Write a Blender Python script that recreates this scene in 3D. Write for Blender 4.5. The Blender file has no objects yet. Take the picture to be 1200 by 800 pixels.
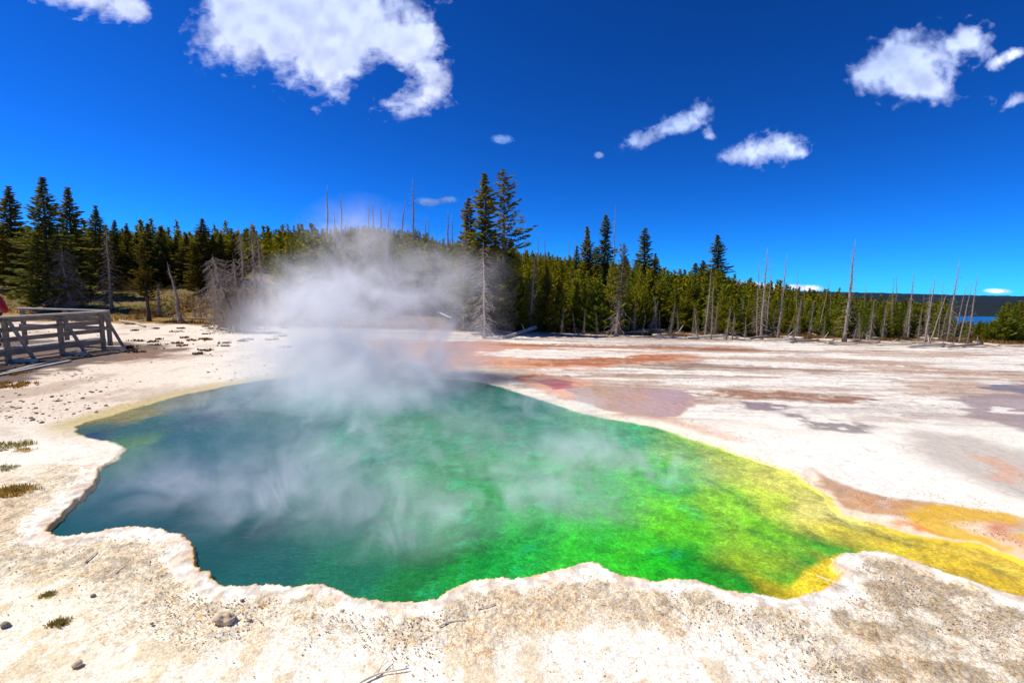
import bpy, bmesh, math, random
import numpy as np
from mathutils import Vector, Matrix

R = math.radians
scene = bpy.context.scene
COL = scene.collection
rnd = random.Random(7)
nr = np.random.RandomState(11)

# ------------------------------------------------------------------ camera
F = 533.0
CH = 2.4
PITCH, ROLL = R(6.95), R(1.3)
fwd = Vector((0, math.cos(PITCH), -math.sin(PITCH)))
up0 = Vector((0, math.sin(PITCH), math.cos(PITCH)))
rt0 = Vector((1, 0, 0))
rt = rt0 * math.cos(ROLL) + up0 * math.sin(ROLL)
up = up0 * math.cos(ROLL) - rt0 * math.sin(ROLL)
CAM = Vector((0, 0, CH))
cd = bpy.data.cameras.new('camera')
cam = bpy.data.objects.new('camera', cd)
COL.objects.link(cam)
cam.matrix_world = Matrix(((rt.x, up.x, -fwd.x, 0), (rt.y, up.y, -fwd.y, 0), (rt.z, up.z, -fwd.z, CH), (0, 0, 0, 1)))
cd.sensor_width = 36
cd.lens = 36 * F / 1200
cd.clip_end = 30000
cd.clip_start = 0.05
scene.camera = cam


def ray(px, py):
    return (fwd * F + rt * (px - 600) - up * (py - 400)).normalized()


def at(px, py, Y):
    d = ray(px, py)
    return CAM + d * (Y / d.y)


def flat(px, py, z=0.0):
    d = ray(px, py)
    return CAM + d * ((z - CH) / d.z)


# ------------------------------------------------------------------ numpy noise
def _h(ix, iy, s):
    n = (ix.astype(np.int64) * 374761393 + iy.astype(np.int64) * 668265263 + s * 2147483647) & 0xFFFFFFFF
    n = ((n ^ (n >> 13)) * 1274126177) & 0xFFFFFFFF
    n = n ^ (n >> 16)
    return (n & 0xFFFFFF) / float(0xFFFFFF)


def vnoise(x, y, s=0):
    x0 = np.floor(x); y0 = np.floor(y)
    fx = x - x0; fy = y - y0
    fx = fx * fx * fx * (fx * (fx * 6 - 15) + 10); fy = fy * fy * fy * (fy * (fy * 6 - 15) + 10)
    a = _h(x0, y0, s); b = _h(x0 + 1, y0, s); c = _h(x0, y0 + 1, s); d = _h(x0 + 1, y0 + 1, s)
    return (a * (1 - fx) + b * fx) * (1 - fy) + (c * (1 - fx) + d * fx) * fy


def fbm(x, y, o=4, s=0):
    t = np.zeros_like(x, dtype=float); a = 1.0; n = 0
    for k in range(o):
        t += a * vnoise(x * 2 ** k + 17.3 * k, y * 2 ** k - 9.1 * k, s + k)
        n += a; a *= 0.5
    return t / n          # 0..1, mean .5


def sst(a, b, x):
    t = np.clip((x - a) / (b - a), 0, 1)
    return t * t * (3 - 2 * t)


def lin(c):
    c = np.array(c, float) / 255.0
    return np.where(c <= 0.04045, c / 12.92, ((c + 0.055) / 1.055) ** 2.4)


# ------------------------------------------------------------------ terrain
PXB = [-900, 0, 150, 290, 330, 450, 600, 700, 900, 1000, 1200, 2000]
ZB = [2.0, 2.4, 2.5, 2.8, 2.5, 1.7, .9, .5, -.1, -.7, -1.5, -2.2]
PXF = [-900, 0, 150, 290, 430, 530, 640, 700, 800, 870, 930, 1000, 1100, 1300, 2200]
ZF = [9, 8.5, 8.5, 11, 15.5, 12.5, 9, 6.8, 2.6, .3, -1.5, -4, -8, -9, -9]


def terrain(x, y):
    x = np.asarray(x, float); y = np.asarray(y, float)
    yy = np.maximum(y, 1.0)
    px = 600 + F * x / yy
    px = np.where(y < 6, np.clip(px, -900, 2000), px)
    zb = np.interp(px, PXB, ZB); zf = np.interp(px, PXF, ZF)
    y0 = 23.5 + 1.2 * (vnoise(x * .12, y * 0, 5) - .5)
    t1 = sst(0, 1, (yy - y0) / 20.0)
    t2 = np.clip((yy - y0 - 10) / 110.0, 0, 1)
    t2 = t2 * t2 * (2 - t2) * .35 + t2 * .65
    z = zb * t1 + (zf - zb) * t2
    # beyond the ridge the land falls away, then a far ridge on the horizon
    t3 = sst(140, 320, yy)
    z = z * (1 - t3) + (-22.0) * t3
    t4 = sst(360, 2600, yy)
    z = z + t4 * (29 + 14 * (fbm(x / 900, y / 900, 3, 9) - .5))
    z = z + sst(26, 60, yy) * 1.2 * (fbm(x / 14, y / 14, 3, 3) - .5) * (1 - t4)
    return np.where(y < 1.5, 0.0, z)


def tz(x, y):
    return float(terrain(np.array([x]), np.array([y]))[0])


def hit(px, py):
    d = ray(px, py)
    Y = np.concatenate([np.arange(2, 60, .1), np.arange(60, 400, .5)])
    P = np.outer(Y / d.y, np.array(d)) + np.array(CAM)
    g = terrain(P[:, 0], P[:, 1])
    k = np.where(P[:, 2] <= g)[0]
    i = k[0] if len(k) else 760
    return Vector((P[i, 0], P[i, 1], g[i]))


POOL = [(85,497),(88,507),(100,512),(118,514),(133,517),(143,523),(137,533),(127,540),(118,549),(116,556),(112,565),(100,577),(85,590),(72,603),(62,614),(60,621),(68,627),(80,628),(95,626),(112,622),(130,619),(150,617),(168,618),(180,617),(192,620),(203,623),(213,625),(221,632),(225,643),(229,656),(236,664),(245,670),(250,678),(258,683),(266,686),(285,685),(300,684),(320,683),(345,686),(360,684),(375,683),(392,686),(405,692),(420,698),(440,703),(462,703),(480,705),(495,702),(515,697),(530,688),(550,680),(575,676),(600,675),(625,674),(640,670),(660,665),(680,659),(695,659),(710,666),(735,675),(765,678),(790,676),(815,679),(840,686),(865,692),(890,695),(910,698),(935,699),(955,693),(965,686),(978,680),(982,670),(973,660),(978,651),(990,647),(1010,645),(1035,644),(1060,652),(1090,663),(1120,673),(1150,684),(1180,695),(1200,700),(1290,735),(1400,790),
(1500,740),(1290,688),(1200,652),(1180,643),(1150,632),(1110,627),(1060,618),(1030,610),(1010,605),(990,600),(983,588),(975,578),(960,570),(945,560),(935,553),(915,546),(890,537),(870,531),(850,524),(830,517),(810,512),(785,503),(760,496),(730,491),(700,486),(670,478),(640,468),(610,459),(590,452),(570,447),(545,443),(510,442),(470,440),(430,438),(390,437),(350,440),(310,443),(270,449),(235,456),(205,462),(180,470),(150,478),(120,487),(100,492)]


def poly(pts):
    return np.array([flat(a, b)[:2] for a, b in pts])


def sdf(x, y, P, margin):
    """signed distance to polygon (negative inside); far points get +margin"""
    out = np.full(x.shape, float(margin))
    lo = P.min(0) - margin; hi = P.max(0) + margin
    m = (x > lo[0]) & (x < hi[0]) & (y > lo[1]) & (y < hi[1])
    if not m.any():
        return out
    X = x[m]; Y = y[m]
    d2 = np.full(X.shape, 1e9); ins = np.zeros(X.shape, bool)
    n = len(P)
    for i in range(n):
        a = P[i]; b = P[(i + 1) % n]
        e = b - a
        t = np.clip(((X - a[0]) * e[0] + (Y - a[1]) * e[1]) / (e @ e + 1e-12), 0, 1)
        dx = X - a[0] - t * e[0]; dy = Y - a[1] - t * e[1]
        d2 = np.minimum(d2, dx * dx + dy * dy)
        if a[1] != b[1]:
            c = ((a[1] > Y) != (b[1] > Y)) & (X < (b[0] - a[0]) * (Y - a[1]) / (b[1] - a[1]) + a[0])
            ins ^= c
    d = np.sqrt(d2)
    out[m] = np.minimum(np.where(ins, -d, d), margin)
    return out


POOLW = poly(POOL)

# water colour samples: pixel, sRGB
WC = [(100,500,(60,85,70)),(150,484,(150,140,70)),(210,466,(120,125,90)),(100,508,(20,55,85)),(120,600,(10,68,78)),(75,618,(14,70,78)),(200,560,(10,72,86)),(200,605,(0,62,72)),(260,640,(0,66,70)),(300,560,(0,76,88)),(330,515,(0,80,90)),(280,500,(16,82,92)),(200,510,(16,78,90)),(180,490,(35,85,80)),(160,517,(60,105,45)),(225,490,(20,70,85)),(300,670,(0,76,76)),(400,675,(0,90,66)),(400,600,(0,90,78)),(400,520,(0,108,86)),(480,698,(0,104,42)),(450,640,(0,104,68)),(500,500,(0,112,70)),(560,600,(0,126,50)),(560,660,(0,128,40)),(520,560,(0,120,54)),(620,560,(10,134,58)),(620,620,(12,146,44)),(700,640,(34,158,24)),(700,560,(8,138,42)),(650,500,(0,112,76)),(600,470,(10,98,84)),(500,460,(20,105,100)),(400,455,(60,125,125)),(300,460,(50,95,110)),(760,640,(60,184,24)),(780,600,(104,214,24)),(780,560,(56,166,36)),(720,510,(26,136,80)),(700,495,(60,140,90)),(800,530,(130,190,80)),(850,545,(196,212,76)),(900,560,(224,222,92)),(950,590,(232,220,110)),(975,598,(238,224,120)),(850,580,(150,220,44)),(900,610,(130,212,26)),(900,580,(205,228,60)),(960,638,(70,165,24)),(940,650,(44,146,20)),(930,668,(40,144,18)),(880,685,(2,122,10)),(820,665,(8,134,4)),(780,660,(18,150,0)),(1000,622,(232,212,60)),(1010,640,(190,190,30)),(1050,640,(236,202,40)),(1120,660,(236,200,34)),(1190,690,(222,186,30)),(1150,645,(240,206,60)),(1300,700,(222,186,30)),
(950,680,(226,204,30)),(930,692,(214,196,30)),(965,665,(232,208,60)),(972,655,(205,175,40)),(915,697,(140,150,10)),(948,665,(190,165,10))]
WCP = np.array([flat(a, b)[:2] for a, b, c in WC]); WCC = np.array([lin(c) for a, b, c in WC])
for _i, (_a, _b, _c) in enumerate(WC):
    if _c[0] < 70: WCC[_i] = WCC[_i] * np.array([1.15, 1.28, 1.12]) + np.array([.008, .012, .008])
# how clear (shallow) it is there
WCS = np.array([.9 if (c[0] > 170) else (.5 if c[0] > 90 else .08) for a, b, c in WC])


def water_colour(x, y):
    wx = x + .25 * (fbm(x * 1.3, y * 1.3, 3, 31) - .5) * 2
    wy = y + .25 * (fbm(x * 1.3, y * 1.3, 3, 41) - .5) * 2
    acc = np.zeros((len(x), 3)); w = np.zeros(len(x)); sh = np.zeros(len(x))
    for p, c, s in zip(WCP, WCC, WCS):
        # compare in a frame where distance counts relative to how far off it is
        d2 = ((wx - p[0]) ** 2 + (wy - p[1]) ** 2 * .5) / (0.0035 * (p[1] ** 2 + p[0] ** 2 * .3)) + .12
        k = 1 / d2 ** 2.1
        acc += k[:, None] * c; w += k; sh += k * s
    out = acc / w[:, None]
    lw = .05 * (fbm(x * 4, y * 4, 4, 33) - .5) * 2
    a = fbm(x * 7, y * 7, 4, 34)
    dl = sdf(x + lw, y + lw, poly([(900, 702), (922, 688), (936, 673), (944, 663), (960, 653), (985, 643), (1000, 655), (990, 680), (965, 700), (935, 710)]), 1.0)
    k = 1 - sst(-.02, .025, dl)
    lc = lin((232, 206, 44)) * (.7 + .6 * a)[:, None]
    out = out + k[:, None] * (lc - out)
    sh = sh / w
    for L in ([(978, 600), (990, 608), (1050, 625), (1110, 632)], [(870, 586), (930, 612), (985, 635), (1035, 645)], [(835, 560), (900, 598), (965, 634), (1010, 643)], [(800, 590), (870, 628), (930, 655), (955, 652)], [(840, 600), (900, 625), (950, 646)], [(750, 505), (800, 530), (860, 560)], [(690, 500), (740, 530), (800, 556)], [(985, 610), (1060, 632), (1150, 655), (1200, 676)]):
        P = np.array([flat(*q)[:2] for q in L]); dm = np.full(len(x), 9.0)
        for i in range(len(P) - 1):
            e = P[i + 1] - P[i]; t = np.clip(((x - P[i][0]) * e[0] + (y - P[i][1]) * e[1]) / (e @ e), 0, 1)
            dm = np.minimum(dm, np.hypot(x + 3 * lw - P[i][0] - t * e[0], y - 2 * lw - P[i][1] - t * e[1]))
        k = np.exp(-(dm / .045) ** 2) * .55 * sst(.3, .55, a)
        out = out * (1 - k[:, None]) + k[:, None] * lin((30, 90, 50))
    return out, sh


# ------------------------------------------------------------------ material helpers
class NT:
    def __init__(s, name):
        s.m = bpy.data.materials.new(name); s.m.use_nodes = True
        s.t = s.m.node_tree; s.t.nodes.clear()
        s.out = s.n('ShaderNodeOutputMaterial')

    def n(s, typ, **kw):
        nd = s.t.nodes.new(typ)
        for k, v in kw.items():
            if k.startswith('i_'):
                nm = k[2:].replace('_', ' ')
                s.set(nd.inputs[nm], v)
            else:
                setattr(nd, k, v)
        return nd

    def set(s, sock, v):
        if isinstance(v, bpy.types.NodeSocket):
            s.t.links.new(v, sock)
        elif isinstance(v, bpy.types.Node):
            s.t.links.new(v.outputs[0], sock)
        else:
            if sock.type == 'RGBA' and len(v) == 3: v = (*v, 1)
            sock.default_value = v

    def math(s, op, a, b=None, c=None, clamp=False):
        nd = s.n('ShaderNodeMath', operation=op, use_clamp=clamp)
        for i, v in enumerate((a, b, c)):
            if v is not None: s.set(nd.inputs[i], v)
        return nd.outputs[0]

    def vmath(s, op, a, b=None):
        nd = s.n('ShaderNodeVectorMath', operation=op)
        s.set(nd.inputs[0], a)
        if b is not None: s.set(nd.inputs[1], b)
        return nd.outputs['Value'] if op in ('LENGTH', 'DOT_PRODUCT') else nd.outputs[0]

    def mix(s, f, a, b, blend='MIX'):
        nd = s.n('ShaderNodeMix', data_type='RGBA', blend_type=blend)
        s.set(nd.inputs[0], f); s.set(nd.inputs[6], a); s.set(nd.inputs[7], b)
        return nd.outputs[2]

    def noise(s, scale, vec=None, detail=4, rough=.55, dist=0.0):
        nd = s.n('ShaderNodeTexNoise'); nd.inputs['Scale'].default_value = scale
        nd.inputs['Detail'].default_value = detail; nd.inputs['Roughness'].default_value = rough
        nd.inputs['Distortion'].default_value = dist
        if vec is not None: s.set(nd.inputs['Vector'], vec)
        return nd.outputs['Fac']

    def ramp(s, f, stops, interp='LINEAR'):
        nd = s.n('ShaderNodeValToRGB'); s.set(nd.inputs[0], f)
        cr = nd.color_ramp; cr.interpolation = interp
        while len(cr.elements) < len(stops): cr.elements.new(.5)
        for e, (p, c) in zip(cr.elements, stops):
            e.position = p
            e.color = (*c, 1) if not isinstance(c, (int, float)) else (c, c, c, 1)
        return nd.outputs[0]

    def attr(s, name, out='Color'):
        return s.n('ShaderNodeAttribute', attribute_name=name).outputs[out]

    def mapr(s, v, a, b, c=0, d=1):
        nd = s.n('ShaderNodeMapRange'); s.set(nd.inputs[0], v)
        for i, q in enumerate((a, b, c, d)): nd.inputs[i + 1].default_value = q
        return nd.outputs[0]

    def surf(s, sh):
        s.t.links.new(sh if isinstance(sh, bpy.types.NodeSocket) else sh.outputs[0], s.out.inputs['Surface']); return s.m


def objco(N):
    return N.n('ShaderNodeTexCoord').outputs['Object']


def tag(o, label=None, cat=None, group=None, kind=None):
    if label: o['label'] = label
    if cat: o['category'] = cat
    if group: o['group'] = group
    if kind: o['kind'] = kind
    return o


def link(name, me, parent=None):
    o = bpy.data.objects.new(name, me); COL.objects.link(o)
    if parent is not None: o.parent = parent
    return o


def empty(name, loc=(0, 0, 0)):
    o = bpy.data.objects.new(name, None); COL.objects.link(o); o.location = loc
    o.empty_display_size = .1
    return o


def np_mesh(name, V, Fq, mat=None, smooth=False, cols=None, floats=None):
    """V (n,3), Fq (m,k) one face size"""
    me = bpy.data.meshes.new(name)
    V = np.asarray(V, np.float32); Fq = np.asarray(Fq, np.int32)
    k = Fq.shape[1]; m = len(Fq)
    me.vertices.add(len(V)); me.vertices.foreach_set('co', V.ravel())
    me.loops.add(m * k); me.loops.foreach_set('vertex_index', Fq.ravel())
    me.polygons.add(m); me.polygons.foreach_set('loop_start', np.arange(0, m * k, k, dtype=np.int32))
    me.polygons.foreach_set('loop_total', np.full(m, k, np.int32))
    if smooth: me.polygons.foreach_set('use_smooth', np.ones(m, bool))
    me.update(calc_edges=True)
    for nm, c in (cols or {}).items():
        a = me.attributes.new(nm, 'FLOAT_COLOR', 'POINT')
        cc = np.ones((len(V), 4), np.float32); cc[:, :3] = c
        a.data.foreach_set('color', cc.ravel())
    for nm, c in (floats or {}).items():
        a = me.attributes.new(nm, 'FLOAT', 'POINT')
        a.data.foreach_set('value', np.asarray(c, np.float32))
    if mat: me.materials.append(mat)
    return me


# ------------------------------------------------------------------ ground
def blend(col, mask, c):
    c = np.asarray(c)
    col += mask[:, None] * (c - col)


def build_ground():
    az = np.concatenate([np.linspace(-180, -60, 40, endpoint=False), np.linspace(-60, 60, 1320, endpoint=False), np.linspace(60, 180, 40, endpoint=False)])
    az = np.radians(az)
    r = [1.3]
    while r[-1] < 34: r.append(r[-1] * 1.0048)
    while r[-1] < 12000: r.append(r[-1] * 1.03)
    r = np.array(r)
    A, RR = np.meshgrid(az, r)
    x = (RR * np.sin(A)).ravel(); y = (RR * np.cos(A)).ravel()
    z = terrain(x, y)
    n = len(x)
    flatm = (1 - sst(24, 27, y)) * (RR.ravel() < 60)
    # --- pool distance with a scalloped edge
    wob = .045 * (fbm(x * 5, y * 5, 3, 51) - .5) * 2 + .02 * (fbm(x * 22, y * 22, 2, 52) - .5) * 2
    wob2 = .045 * (fbm(x * 5, y * 5, 3, 61) - .5) * 2 + .02 * (fbm(x * 22, y * 22, 2, 62) - .5) * 2
    d = sdf(x + wob, y + wob2, POOLW, 3.0)
    north = 1 - sst(-.1, .15, sdf(x, y, poly([(940, 560), (975, 596), (1010, 613), (1060, 628), (1120, 645), (1200, 672), (1400, 760), (1700, 700), (1300, 560), (960, 515)]), 1.5))
    nm = fbm(x * 1.1, y * 1.1, 4, 1)
    nf = fbm(x * 6, y * 6, 4, 2)
    nl = fbm(x * .25, y * .25, 3, 4)
    streak = fbm(x * .22 + .6 * nm, y * 1.0, 4, 6)      # sheets of run-off lie across the view
    fine = fbm(x * 16, y * 16, 3, 8)
    u = x / np.maximum(y, 1)
    px = 600 + F * u
    # --- base tones
    col = np.empty((n, 3)); col[:] = lin((250, 245, 234))
    # far flats: white with brown / grey sheets
    farm = sst(7, 10, y) * sst(330, 560, px)
    blend(col, farm, lin((240, 233, 225)))
    blend(col, farm * sst(.52, .64, streak) * .75, lin((188, 160, 140)))
    s2 = fbm(x * .3 + 3 + .5 * nf, y * 2.6, 4, 16)
    blend(col, farm * sst(.56, .66, s2) * .6, lin((160, 128, 106)))
    blend(col, farm * sst(.60, .7, nl) * .35, lin((178, 168, 166)))
    # left bank: warm grey-pink sinter
    leftm = sst(-120, 420, 420 - px) * sst(5.5, 8, y)
    blend(col, leftm * .85, lin((218, 200, 182)))
    blend(col, leftm * sst(.5, .68, nm) * .6, lin((168, 146, 126)))
    # foreground
    near = (1 - sst(6.5, 8.0, np.hypot(x * .8, y))) * (1 - north)
    lf = near * (1 - sst(80, 520, px))
    blend(col, lf * .7, lin((246, 238, 214)))
    blend(col, near * sst(.50, .66, nf) * .5, lin((214, 184, 130)))
    blend(col, near * sst(.56, .68, nm) * .25, lin((222, 202, 164)))
    # gravel belt outside the rim on the near side
    side = near * (y < 5.6) * (d > 0)
    wgr = .28 + .7 * (nm - .5) + .9 * sst(900, 1120, px) + .25 * (1 - sst(150, 320, px))
    gr = side * sst(.14, .24, d + .2 * (nf - .5)) * (1 - sst(wgr, wgr + .4, d))
    gr = gr * (.75 + .25 * sst(.3, .6, nf))
    blend(col, gr * .8, lin((206, 192, 164)))
    blend(col, gr * sst(.5, .62, fine) * .5, lin((134, 124, 112)))
    blend(col, gr * sst(.5, .7, nm) * .3, lin((194, 156, 106)))
    rtm = near * sst(950, 1120, px) * (d > .2)
    blend(col, rtm * sst(.35, .6, nf) * .6, lin((150, 132, 104)))
    # bright rim crust
    rimw = .115 + .10 * (nm - .5) * 2 + .10 * (nf - .5) + .05 * (fine - .5)
    rimw = rimw * (1 + .9 * (1 - sst(150, 300, px)))
    rim = (d > -.05) * (1 - sst(rimw * .93, rimw * 1.04 + .01, d)) * near
    blend(col, rim, lin((255, 250, 240)))
    blend(col, rim * sst(.52, .66, nf) * .5, lin((222, 186, 150)))
    blend(col, rim * sst(.56, .62, fine) * .35, lin((150, 120, 90)))
    # yellow-ochre waterline
    blend(col, near * np.exp(-(d / .018) ** 2) * .8, lin((222, 168, 30)))
    # far rim of the pool
    fr = (1 - near) * (d > -.05) * (1 - sst(.12, .34, d + .25 * (nm - .5))) * sst(420, 560, px)
    blend(col, fr * .8, lin((246, 232, 210)))
    fo = (1 - near) * sst(.2, .4, d) * (1 - sst(.5, 1.0, d + .5 * (nm - .5))) * sst(560, 640, px)
    blend(col, fo * sst(.42, .6, nm) * .55, lin((214, 158, 118)))
    yl = sst(-.6, 0, d) * (1 - sst(.1, .55, d + .3 * (nm - .5))) * (1 - sst(330, 430, px)) * sst(6.2, 7.5, y)
    blend(col, yl * .8, lin((196, 176, 110)))
    nb = north * (d > -.03) * (1 - sst(.05, .2, d + .12 * (nf - .5)))
    blend(col, nb * .85, lin((246, 226, 196)))
    # --- traced patches
    fw = sst(6, 12, y)
    wx = x + (.22 + .7 * fw) * (fbm(x * 1.5, y * 2.8, 5, 71) - .5) * 2
    wy = y + (.22 + .25 * fw) * (fbm(x * 1.5, y * 2.8, 5, 81) - .5) * 2
    wet = np.zeros(n)

    def patch(pts, c, soft=.15, amt=1.0, brk=None, w=0.0, crisp=False):
        dd = sdf(x + (wx - x) * .25, y + (wy - y) * .25, poly(pts), 1.5) if crisp else sdf(wx, wy, poly(pts), 1.5)
        m = (1 - sst(-soft, soft, dd)) * amt
        if brk is not None: m = m * sst(brk - .1, brk + .1, nf * .5 + s2 * .5)
        m = m * sst(-.03, .05, d)
        blend(col, m, lin(c))
        if w: np.maximum(wet, m * w, out=wet)
        return m

    patch([(470,402),(560,398),(620,404),(700,411),(800,414),(830,419),(760,426),(700,432),(640,431),(600,433),(560,430),(520,436),(470,432)], (210,132,80), .3, .75, w=.4)
    patch([(380,400),(470,396),(520,400),(540,430),(520,442),(440,438),(380,430)], (214,178,152), .5, .7)
    patch([(620,414),(700,412),(800,416),(810,420),(740,426),(690,428),(630,428)], (172,98,48), .2, .8, brk=.42, w=.4)
    patch([(556,413),(620,409),(700,411),(772,415),(720,419),(640,420),(590,417)], (240,232,224), .12)
    patch([(560,404),(640,402),(740,404),(860,408),(940,412),(860,412),(740,408),(640,406)], (160,104,70), .12, .8, brk=.36)
    patch([(740,426),(800,424),(900,428),(1010,434),(980,437),(880,432),(800,431)], (150,116,96), .15, .7, brk=.4)
    patch([(900,416),(1000,420),(1100,430),(1180,440),(1120,441),(1020,433),(940,425)], (190,160,142), .3, .8, brk=.38)
    patch([(545,431),(590,430),(622,434),(612,443),(588,450),(550,447)], (196,178,160), .14, .8, w=.3, crisp=True)
    patch([(604,446),(618,436),(650,440),(690,446),(712,456),(700,474),(668,468),(640,460)], (228,166,132), .12, .85, w=.3, crisp=True)
    patch([(630,446),(650,444),(672,449),(676,455),(650,457)], (178,84,92), .08, .9, w=.7, crisp=True)
    patch([(610,440),(622,436),(632,441),(616,447)], (208,124,86), .06, .9)
    patch([(666,456),(700,452),(760,454),(800,457),(815,463),(808,477),(796,488),(770,491),(735,486),(700,477),(675,467)], (206,168,144), .06, 1.0, w=.95, crisp=True)
    patch([(700,455),(720,454),(716,470),(706,472)], (206,160,110), .2, .5)
    patch([(740,455),(760,456),(752,470),(742,470)], (210,150,90), .2, .4)
    patch([(806,462),(850,457),(930,461),(1000,465),(1055,472),(1000,472),(920,468),(850,464)], (158,112,84), .08, .85, brk=.33)
    patch([(868,469),(905,472),(930,480),(905,484),(880,478)], (126,108,116), .1, .9, w=.6)
    patch([(912,484),(960,489),(1015,498),(1005,506),(950,501),(925,493)], (134,120,122), .16, .85, brk=.38, w=.3)
    patch([(1060,505),(1130,510),(1200,528),(1290,545),(1290,610),(1200,588),(1165,575),(1130,558),(1090,545),(1060,525)], (176,164,154), .35, .7, w=.4)
    patch([(1140,532),(1180,538),(1200,550),(1196,568),(1160,562),(1165,548)], (218,170,142), .15, .8)
    patch([(1120,468),(1160,461),(1200,462),(1290,466),(1290,530),(1200,506),(1165,496),(1135,486)], (150,130,130), .16, .8, w=.55)
    patch([(1150,452),(1200,451),(1290,455),(1290,466),(1200,462),(1165,459)], (110,108,122), .12, .8, w=.7)
    patch([(1160,478),(1178,475),(1198,479),(1192,484),(1172,483)], (242,236,228), .04)
    patch([(850,496),(900,505),(980,540),(1060,560),(1140,590),(1080,588),(1000,570),(900,535)], (246,240,232), .3, .8)
    # brown-orange fringe above the outlet
    patch([(940,548),(985,566),(1040,582),(1105,588),(1100,598),(1050,600),(1010,594),(975,580),(955,567)], (176,132,98), .1, .85, brk=.36, w=.3)
    patch([(985,572),(1040,586),(1090,592),(1060,604),(1010,592)], (214,156,96), .08, .6, brk=.42)
    patch([(1045,594),(1110,588),(1160,597),(1200,607),(1330,645),(1400,720),(1290,690),(1200,656),(1150,636),(1110,629),(1075,618),(1050,604)], (226,180,36), .07, .95, w=.5)
    patch([(1060,604),(1110,606),(1140,622),(1110,626),(1075,616)], (232,196,84), .08, .7, w=.4)
    patch([(1030,600),(1060,606),(1085,617),(1060,619),(1025,608)], (224,138,72), .07, .8, brk=.4)
    patch([(1110,608),(1160,610),(1200,622),(1290,650),(1290,672),(1200,646),(1150,630)], (238,214,190), .09, .9, brk=.42)
    patch([(1145,608),(1185,612),(1192,632),(1160,628)], (214,132,86), .09, .75, brk=.42)
    patch([(1180,606),(1240,618),(1240,640),(1192,624)], (190,190,196), .09, .6, brk=.4)
    # under the boardwalk and beside it: dark soil, deck shade painted in
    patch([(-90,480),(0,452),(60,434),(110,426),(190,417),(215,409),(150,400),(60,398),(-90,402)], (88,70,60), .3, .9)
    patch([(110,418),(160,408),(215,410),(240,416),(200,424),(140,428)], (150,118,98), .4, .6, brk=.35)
    # fine run-off banding and dark crack lines over everything on the flats
    fb = fbm(x * .9 + nf, y * 6.5, 5, 301)
    col *= (1 - (farm * (.26 * sst(.45, .72, fb) + .14 * sst(.5, .7, nf))) * (1 - .6 * wet))[:, None]
    ck = np.abs(fbm(x * .7, y * 3.2, 4, 302) - .5)
    blend(col, farm * (1 - sst(.004, .014, ck)) * .5 * sst(.45, .6, nm), lin((112, 84, 70)))
    blend(col, farm * wet * sst(.45, .65, fb) * .45, lin((206, 184, 170)))
    # --- beyond the flats
    gs = sst(23.0, 24.6, y + 1.6 * (nm - .5))
    blend(col, gs, lin((128, 100, 66)))
    blend(col, gs * sst(.42, .6, fbm(x * .6, y * .6, 3, 91)), lin((156, 124, 66)))
    blend(col, gs * sst(25, 29, y) * sst(.4, .62, fbm(x * .16, y * .16, 3, 92)) * .9, lin((92, 96, 34)))
    blend(col, gs * sst(27, 40, y) * sst(.5, .66, fbm(x * .3, y * .3, 3, 93)) * .8, lin((112, 88, 72)))
    blend(col, sst(36, 60, y) * .85, lin((92, 92, 40)))
    blend(col, sst(60, 90, y) * .6 * sst(.5, .7, fbm(x * .05, y * .05, 3, 95)), lin((100, 84, 50)))
    blend(col, sst(150, 300, y), lin((22, 34, 30)))
    blend(col, sst(150, 400, y) * sst(.4, .7, fbm(x / 60, y / 220, 4, 96)) * .5, lin((12, 22, 24)))
    blend(col, sst(700, 2600, y), lin((20, 38, 62)))  # distance haze painted as blue into the far ridge colour
    # belt of driftwood litter along the shore
    lit = np.exp(-((y - 22.6 - .5 * (nl - .5)) / .7) ** 2) * sst(560, 640, px)
    blend(col, lit * sst(.4, .6, fbm(x * 2.2, y * 5, 3, 97)) * .8, lin((120, 102, 92)))
    col *= np.array([1.0, .975, .885])
    # --- relief
    out = d > 0
    z = z + flatm * out * (.03 * (nm - .5) + .016 * (nf - .5) * (1 - .8 * wet) + .006 * (fine - .5)) * sst(0, .25, d)
    z = z - (1 - near) * out * .032 * (1 - sst(0, .45, d))
    z = z + near * out * np.exp(-((d - .07) / .10) ** 2) * (.006 + .022 * (nf - .5) + .012 * (fine - .5))
    z = z + gr * .012 * (fbm(x * 34, y * 34, 2, 98) - .5)
    z = z + flatm * .05 * (streak - .5) * (1 - wet) * sst(.3, 1.2, d) * (y > 7)
    ins = d < 0
    gent = near[ins]
    dep = (.05 + .17 * gent) + np.minimum(-d[ins] * .9, .9)
    wc, sh = water_colour(x[ins], y[ins])
    dd = np.zeros(n); dd[ins] = dep * (1 - .8 * np.clip(sh, 0, 1)) * sst(0, 1, -d[ins] / (.05 + .3 * (1 - gent)))
    z = np.where(ins, np.where(d > -2, -.02 - .012 * (1 - near), 0) - dd, z)
    ci = col[ins]; k = sst(.0, .06, -d[ins])[:, None]
    tex = (.75 + .5 * fbm(x[ins] * 5, y[ins] * 5, 4, 99))[:, None]
    col[ins] = ci * (1 - k) + wc * tex * k
    grav = np.clip(gr * 1.0 + near * out * .45 * (1 - rim) + leftm * .35 + farm * .15, 0, 1)
    grav[ins] = 0
    forest = sst(150, 400, y)
    z = z + forest * 10 * (fbm(x / 45, y / 45, 3, 100) - .5) * (y > 420)
    # lake bed
    V = np.stack([x, y, z], 1)
    na = len(az); nrw = len(r)
    i = np.arange(nrw - 1)[:, None] * na; j = np.arange(na)[None, :]
    j2 = (j + 1) % na
    Q = np.stack([i + j, i + j2, i + na + j2, i + na + j], -1).reshape(-1, 4)
    # close the centre with quads folded onto one vertex ring
    c = len(V)
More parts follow.
